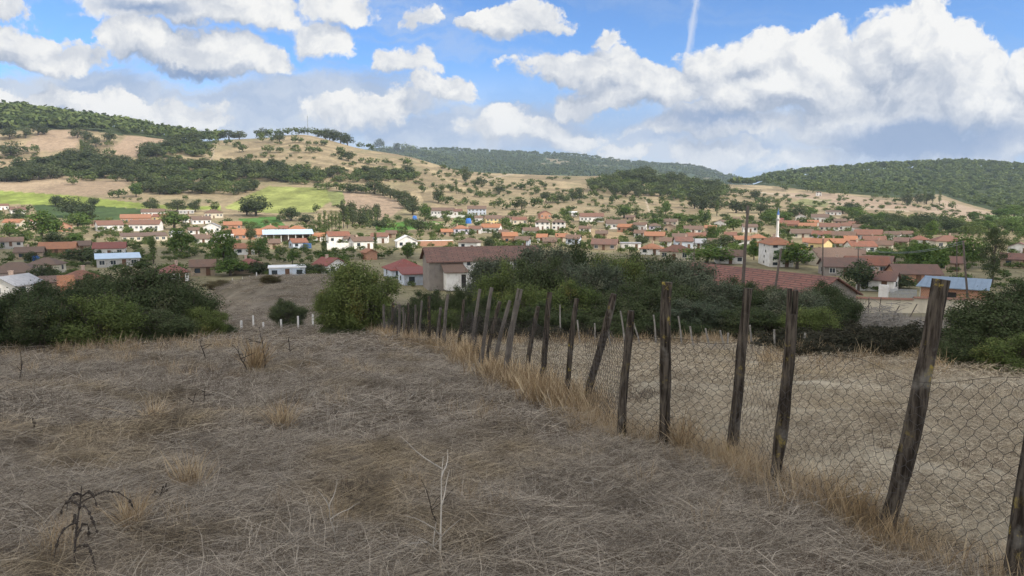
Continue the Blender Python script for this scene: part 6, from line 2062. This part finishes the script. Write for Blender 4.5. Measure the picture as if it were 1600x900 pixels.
def scatter(name, protos, pts, mat):
    """one object of grass: clumps set on points through a geometry node tree"""
    col = bpy.data.collections.new(name + '_clumps')
    for k, (V, Q, r) in enumerate(protos):
        o = bpy.data.objects.new(f'{name}_clump_{k:02d}', np_mesh(name, V, Q, mat, r))
        col.objects.link(o)
    n = len(pts)
    me = bpy.data.meshes.new(name)
    co = np.array([[p[0], p[1], p[2]] for p in pts], np.float32)
    me.vertices.add(n); me.vertices.foreach_set('co', co.ravel())
    rot = me.attributes.new('rot', 'FLOAT_VECTOR', 'POINT'); scl = me.attributes.new('scl', 'FLOAT', 'POINT'); var = me.attributes.new('var', 'INT', 'POINT')
    eul = []
    for p in pts:
        sl = math.atan(SLOPE)
        e = (Matrix.Rotation(-sl, 3, 'X') @ Matrix.Rotation(p[3], 3, 'Z')).to_euler()
        eul += [e.x, e.y, e.z]
    rot.data.foreach_set('vector', eul)
    scl.data.foreach_set('value', [p[4] for p in pts])
    var.data.foreach_set('value', [int(p[5]) for p in pts])
    o = link_mesh(name, me)
    g = bpy.data.node_groups.new(name, 'GeometryNodeTree')
    g.interface.new_socket('Geometry', in_out='INPUT', socket_type='NodeSocketGeometry')
    g.interface.new_socket('Geometry', in_out='OUTPUT', socket_type='NodeSocketGeometry')
    N = g.nodes.new
    gi, go = N('NodeGroupInput'), N('NodeGroupOutput')
    ci = N('GeometryNodeCollectionInfo'); ci.inputs['Collection'].default_value = col
    ci.inputs['Separate Children'].default_value = True; ci.inputs['Reset Children'].default_value = True
    mp = N('GeometryNodeMeshToPoints')
    ip = N('GeometryNodeInstanceOnPoints'); ip.inputs['Pick Instance'].default_value = True
    def attr(nm, typ):
        a = N('GeometryNodeInputNamedAttribute'); a.data_type = typ; a.inputs['Name'].default_value = nm
        return a.outputs['Attribute']
    e2r = N('FunctionNodeEulerToRotation')
    L = g.links.new
    L(gi.outputs[0], mp.inputs['Mesh']); L(mp.outputs[0], ip.inputs['Points']); L(ci.outputs[0], ip.inputs['Instance'])
    L(attr('rot', 'FLOAT_VECTOR'), e2r.inputs[0]); L(e2r.outputs[0], ip.inputs['Rotation'])
    L(attr('scl', 'FLOAT'), ip.inputs['Scale']); L(attr('var', 'INT'), ip.inputs['Instance Index'])
    L(ip.outputs[0], go.inputs[0])
    md = o.modifiers.new('scatter', 'NODES'); md.node_group = g
    tag(o, kind='stuff')
    return o


def ring_points(rng, d0, d1, dens, amax, side, nvar, base, flow=True, smin=0.8, smax=1.25, edge=0.0):
    out = []
    area = (d1 * d1 - d0 * d0) * amax
    n = int(area * dens)
    D = np.sqrt(rng.uniform(d0 * d0, d1 * d1, n)); X = rng.uniform(-amax, amax, n) * D
    Z = H(X, D)
    fx = fence_x(D)
    ang = 3.2 * fbm(X / 2.6 + 11, D / 2.6, 3) + 1.4 * fbm(X / 0.8, D / 0.8 + 5, 2)
    for x, y, z, a, f in zip(X, D, Z, ang, fx):
        if side < 0 and x > f + edge: continue
        if side > 0 and x < f - edge: continue
        out.append((x, y, z, (a if flow else 0) + rng.normal(0, 0.35) + (math.pi if rng.rand() < 0.5 else 0), rng.uniform(smin, smax), base + rng.randint(nvar)))
    return out


def build_grass():
    rng = np.random.RandomState(12)
    pr = [strands(950, 0.36, 0.05, 0.30, 0.0018, 100 + k, 'flat') for k in range(4)]
    pr += [strands(900, 0.75, 0.08, 0.36, 0.0036, 110 + k, 'flat') for k in range(4)]
    pr += [strands(1000, 1.6, 0.10, 0.42, 0.0078, 120 + k, 'flat') for k in range(4)]
    pr += [strands(15, 0.5, 0.10, 0.40, 0.0024, 170 + k, 'loose') for k in range(4)] + [strands(18, 0.9, 0.15, 0.45, 0.0046, 180 + k, 'loose') for k in range(3)]
    pts = ring_points(rng, 1.3, 7.5, 10, 0.95, -1, 4, 0, edge=0.15)
    pts += ring_points(rng, 1.6, 8.0, 6, 0.95, -1, 4, 12, flow=False, edge=0.1) + ring_points(rng, 7.5, 22, 1.3, 0.95, -1, 3, 16, flow=False, edge=0.1)
    pts += ring_points(rng, 7.0, 17, 2.6, 0.90, -1, 4, 4, edge=0.2)
    pts += ring_points(rng, 16, 36, 0.62, 0.85, -1, 4, 8, edge=0.3)
    pr += [strands(150, 0.22, 0.05, 0.20, 0.0018, 190 + k, 'tall') for k in range(4)] + [strands(220, 0.6, 0.06, 0.24, 0.0040, 195 + k, 'tall') for k in range(3)]
    fz = ring_points(rng, 1.5, 7.5, 9, 0.95, -1, 4, 19, flow=False, smin=0.6) + ring_points(rng, 7.0, 26, 1.7, 0.92, -1, 3, 23, flow=False, smin=0.6)
    fx_ = fbm(np.array([p[0] for p in fz]) / 0.9 + 3, np.array([p[1] for p in fz]) / 0.9, 3)
    pts += [p for p, f in zip(fz, fx_) if f > -0.06]
    k = [p for p in ring_points(rng, 36, 95, 0.30, 0.5, -1, 4, 8, smin=0.7, smax=1.1, edge=9) if -0.48 < p[0] / p[1] < -0.10]
    scatter('dry_grass', pr, pts + k, M['grass'])
    pr = [strands(600, 0.45, 0.03, 0.13, 0.0030, 130 + k, 'mown') for k in range(3)]
    pr += [strands(600, 1.1, 0.05, 0.20, 0.007, 140 + k, 'mown') for k in range(3)]
    pts = ring_points(rng, 2.2, 11, 6.5, 0.95, 1, 3, 0, flow=False)
    pts += ring_points(rng, 10.5, 28, 1.3, 0.95, 1, 3, 3, flow=False)
    pr += [strands(120, 0.30, 0.04, 0.15, 0.0026, 145 + k, 'tall') for k in range(3)] + [strands(160, 0.7, 0.05, 0.18, 0.0060, 148 + k, 'tall') for k in range(3)]
    fz = ring_points(rng, 2.2, 10, 5, 0.95, 1, 3, 6, flow=False, smin=0.6) + ring_points(rng, 9.5, 26, 1.0, 0.95, 1, 3, 9, flow=False, smin=0.6)
    fx_ = fbm(np.array([p[0] for p in fz]) / 1.4 + 8, np.array([p[1] for p in fz]) / 1.4, 3)
    pts += [p for p, f in zip(fz, fx_) if f > 0.0]
    scatter('cropped_grass', pr, pts, M['meadow'])
    # standing straw along the fence foot and the edges of the field
    pr = [strands(60, 0.16, 0.16, 0.48, 0.0028, 150 + k, 'tall') for k in range(4)] + [strands(60, 0.25, 0.2, 0.55, 0.008, 160 + k, 'tall') for k in range(3)]
    pts = []
    for i in range(len(LINE) - 1):
        a, b = LINE[i], LINE[i + 1]
        L = math.hypot(b.x - a.x, b.y - a.y)
        for _ in range(int(L * (34 if a.y < 12 else 24)) + 2):
            f = rng.uniform(0, 1); x = a.x + (b.x - a.x) * f - abs(rng.normal(0, 0.22)) + 0.12; y = a.y + (b.y - a.y) * f + rng.normal(0, 0.15)
            if vnoise(np.array([x * 1.1]), np.array([y * 0.9]))[0] < -0.62: continue
            far = y > 9
            pts.append((x, y, h1(x, y), rng.uniform(0, 6.28), rng.uniform(0.5, 1.15) * (1.15 if far else 0.9), (4 + rng.randint(3)) if far else rng.randint(4)))
    for (x0, x1, D0, D1, n) in ((-20, 370, 17.4, 24, 210), (500, 700, 26, 35, 90), (640, 1500, 21.5, 24, 150), (1200, 1640, 13.5, 20, 60)):
        for _ in range(n):
            p = at(rng.uniform(x0, x1), 1.0 * rng.uniform(D0, D1))
            pts.append((p.x, p.y, p.z, rng.uniform(0, 6.28), rng.uniform(0.6, 1.2), 4 + rng.randint(3)))
    for _ in range(520):
        D = math.sqrt(rng.uniform(4, 24 ** 2)); x = rng.uniform(-0.8, 0.8) * D
        if x > fence_x(D) - 0.3: continue
        if fbm(np.array([x / 1.7]), np.array([D / 1.7 + 40]), 3)[0] < 0.05: continue
        pts.append((x, D, h1(x, D), rng.uniform(0, 6.28), rng.uniform(0.4, 0.8), rng.randint(4) if D < 9 else 4 + rng.randint(3)))
    scatter('standing_straw', pr, pts, M['straw'])
    # dark withered herbs among the pale stems
    pr = [strands(70, 0.13, 0.06, 0.24, 0.0026, 210 + k, 'tall') for k in range(3)] + [strands(80, 0.28, 0.08, 0.28, 0.0060, 215 + k, 'tall') for k in range(3)]
    pts = []
    for _ in range(1500):
        D = math.sqrt(rng.uniform(2.5, 24 ** 2)); x = rng.uniform(-0.85, 0.95) * D
        if fbm(np.array([x / 1.3 + 9]), np.array([D / 1.3 - 4]), 3)[0] < (0.06 if x < fence_x(D) else 0.16): continue
        pts.append((x, D, h1(x, D), rng.uniform(0, 6.28), rng.uniform(0.5, 1.1) * (1 if x < fence_x(D) else 0.6), rng.randint(3) if D < 8 else 3 + rng.randint(3)))
    scatter('withered_herbs', pr, pts, M['herb'])


build_grass()


# ------------------------------------------------------------------ tufts, weeds and twigs one can point at
M['weed'] = plain_mat('dead_stalk', (0.050, 0.040, 0.032), 0.3, 20)
M['palestalk'] = plain_mat('bleached_stalk', (0.42, 0.38, 0.32), 0.25, 20)


def tuft(x, y, h, label, seed):
    p = ground(x, y, 1.5); s = p.y / F
    V, Q, r = strands(260, 0.20 * h * s, h * s * 0.55, h * s * 1.45, max(0.0035, 1.0 * s), seed, 'tall')
    o = link_mesh('grass_tuft', np_mesh('grass_tuft', V, Q, M['straw'], r), loc=p)
    tag(o, label, 'grass tuft', 'tufts of standing straw')


tuft(440, 680, 58, 'golden straw tuft standing alone in the middle of the left field', 201)
tuft(243, 668, 44, 'brownish straw tuft left of the golden one', 202)
tuft(298, 775, 70, 'straw tuft right of the black seeded weed', 203)
tuft(205, 830, 70, 'pale straw tuft just above the black seeded weed', 204)
tuft(1068, 705, 60, 'golden straw tuft between the thick upright post and the slanting post', 205)
tuft(400, 580, 50, 'dark brown stalky tuft below the white concrete posts', 206)


def weed(x, y, h, label, mat, seed, branches=4, beads=True, spread=0.5, name='dry_weed', r0=1.4, droop=0.0, lk=1.0):
    rng = random.Random(seed)
    p = ground(x, y, 1.5); s = p.y / F
    hm = h * s
    m = MB(); m2 = MB()
    def stalk(a, d, l, r, depth):
        pts = [a]; q = a; dd = d
        for k in range(5):
            dd = (dd + Vector((rng.gauss(0, .14), rng.gauss(0, .14), rng.gauss(0.0, .10) - (droop * k * 0.2 if depth else 0)))).normalized()
            q = q + dd * l / 5; pts.append(q)
        m.tube(pts, [r * (1 - 0.14 * k) for k in range(6)], 5, cap=False)
        if beads:
            for k in range(int(l / (0.03 if depth else 0.05))):
                f = rng.uniform(0.15, 1); i = min(int(f * 5), 4)
                c = pts[i].lerp(pts[i + 1], f * 5 - i)
                rr = rng.uniform(0.006, 0.011)
                m2.tube([c - Vector((0, 0, rr)), c, c + Vector((0, 0, rr))], [rr * 0.4, rr, rr * 0.4], 5)
        if depth < 1:
            for k in range(branches):
                f = rng.uniform(0.3, 0.95); i = min(int(f * 5), 4)
                an = rng.uniform(0, 6.28)
                nd = (Vector((math.cos(an), math.sin(an), 0)) * (spread + 0.3) + Vector((0, 0, rng.uniform(0.1, 0.9)))).normalized()
                stalk(pts[i].lerp(pts[i + 1], f * 5 - i), nd, l * rng.uniform(0.25, 0.55) * lk, r * 0.6, depth + 1)
    stalk(Vector((0, 0, -0.02)), Vector((rng.gauss(0, .08), rng.gauss(0, .08), 1)).normalized(), hm, max(0.0022, r0 * s * 0.9), 0)
    if beads and m2.v:
        m.add(m2.v, m2.f); o = m.build(name, mat, loc=p)
    else:
        o = m.build(name, mat, loc=p)
    tag(o, label, 'weed', 'dead weeds standing in the grass')


weed(117, 897, 150, 'black branching weed with seed heads at the lower left corner', M['weed'], 3, 9, True, 0.9, r0=3.0, droop=1.3, lk=1.5)
weed(690, 890, 190, 'pale forked stalk at the bottom centre of the photo', M['palestalk'], 4, 4, False, 0.5, r0=2.4)
weed(684, 830, 120, 'thin dark stalk just behind the pale forked stalk', M['weed'], 5, 2, False, 0.3)
weed(528, 860, 110, 'grey twiggy weed left of the pale forked stalk', M['palestalk'], 6, 4, False, 0.5)
weed(320, 645, 46, 'thin dark weed with drooping tip in the middle of the left field', M['weed'], 7, 2, True, 0.4)
weed(298, 640, 30, 'short dark weed leaning right beside the thin one', M['weed'], 8, 1, True, 0.6)
weed(30, 595, 50, 'dark single stalk before the shrub at the left edge', M['weed'], 9, 2, True, 0.3)
weed(388, 585, 52, 'dark weed above the brown stalky tuft', M['weed'], 10, 4, True, 0.4)
weed(414, 580, 56, 'tall brown weed right of the brown stalky tuft', M['weed'], 11, 3, True, 0.3)
weed(322, 565, 36, 'little dark weed near the right end of the left shrubs', M['weed'], 12, 3, True, 0.4)
weed(455, 560, 34, 'little brown weed under the white concrete posts', M['weed'], 13, 3, False, 0.5)
weed(640, 640, 30, 'small grey weed left of the fence in the middle distance', M['palestalk'], 14, 3, False, 0.5)
weed(250, 800, 60, 'bent dark weed right of the black seeded weed', M['weed'], 15, 3, True, 0.9)
weed(55, 690, 40, 'small dark weed at the left border of the field', M['weed'], 16, 2, True, 0.4)
weed(930, 780, 50, 'pale twig standing left of the forked post', M['palestalk'], 17, 3, False, 0.7)


def branch(x0, y0, x1, y1, label, seed, r):
    rng = random.Random(seed)
    a = ground(x0, y0, 1.5); b = ground(x1, y1, 1.5)
    a.z += 0.05; b.z += 0.10
    m = MB(); pts = []
    for i in range(9):
        q = a.lerp(b, i / 8) + Vector((rng.gauss(0, .01), rng.gauss(0, .02), 0.06 * math.sin(i / 8 * 3.1) + rng.gauss(0, .008)))
        pts.append(q - a)
    m.tube(pts, [r * (1 - 0.08 * i) for i in range(9)], 6)
    for k in range(5):
        i = rng.randrange(2, 8)
        d = Vector((rng.gauss(0, 1), rng.gauss(-0.5, 1), rng.gauss(0.2, 0.4))).normalized()
        m.tube([pts[i], pts[i] + d * 0.12, pts[i] + d * 0.25 + Vector((0, 0, -0.03))], [r * 0.5, r * 0.4, r * 0.15], 5)
    o = m.build('dead_branch', M['palestalk'], loc=a)
    tag(o, label, 'branch')


branch(1215, 808, 1425, 796, 'thin bleached branch lying across the foot of the thick leaning post', 1, 0.006)
branch(705, 890, 640, 872, 'pale fallen twig at the foot of the pale forked stalk', 2, 0.005)
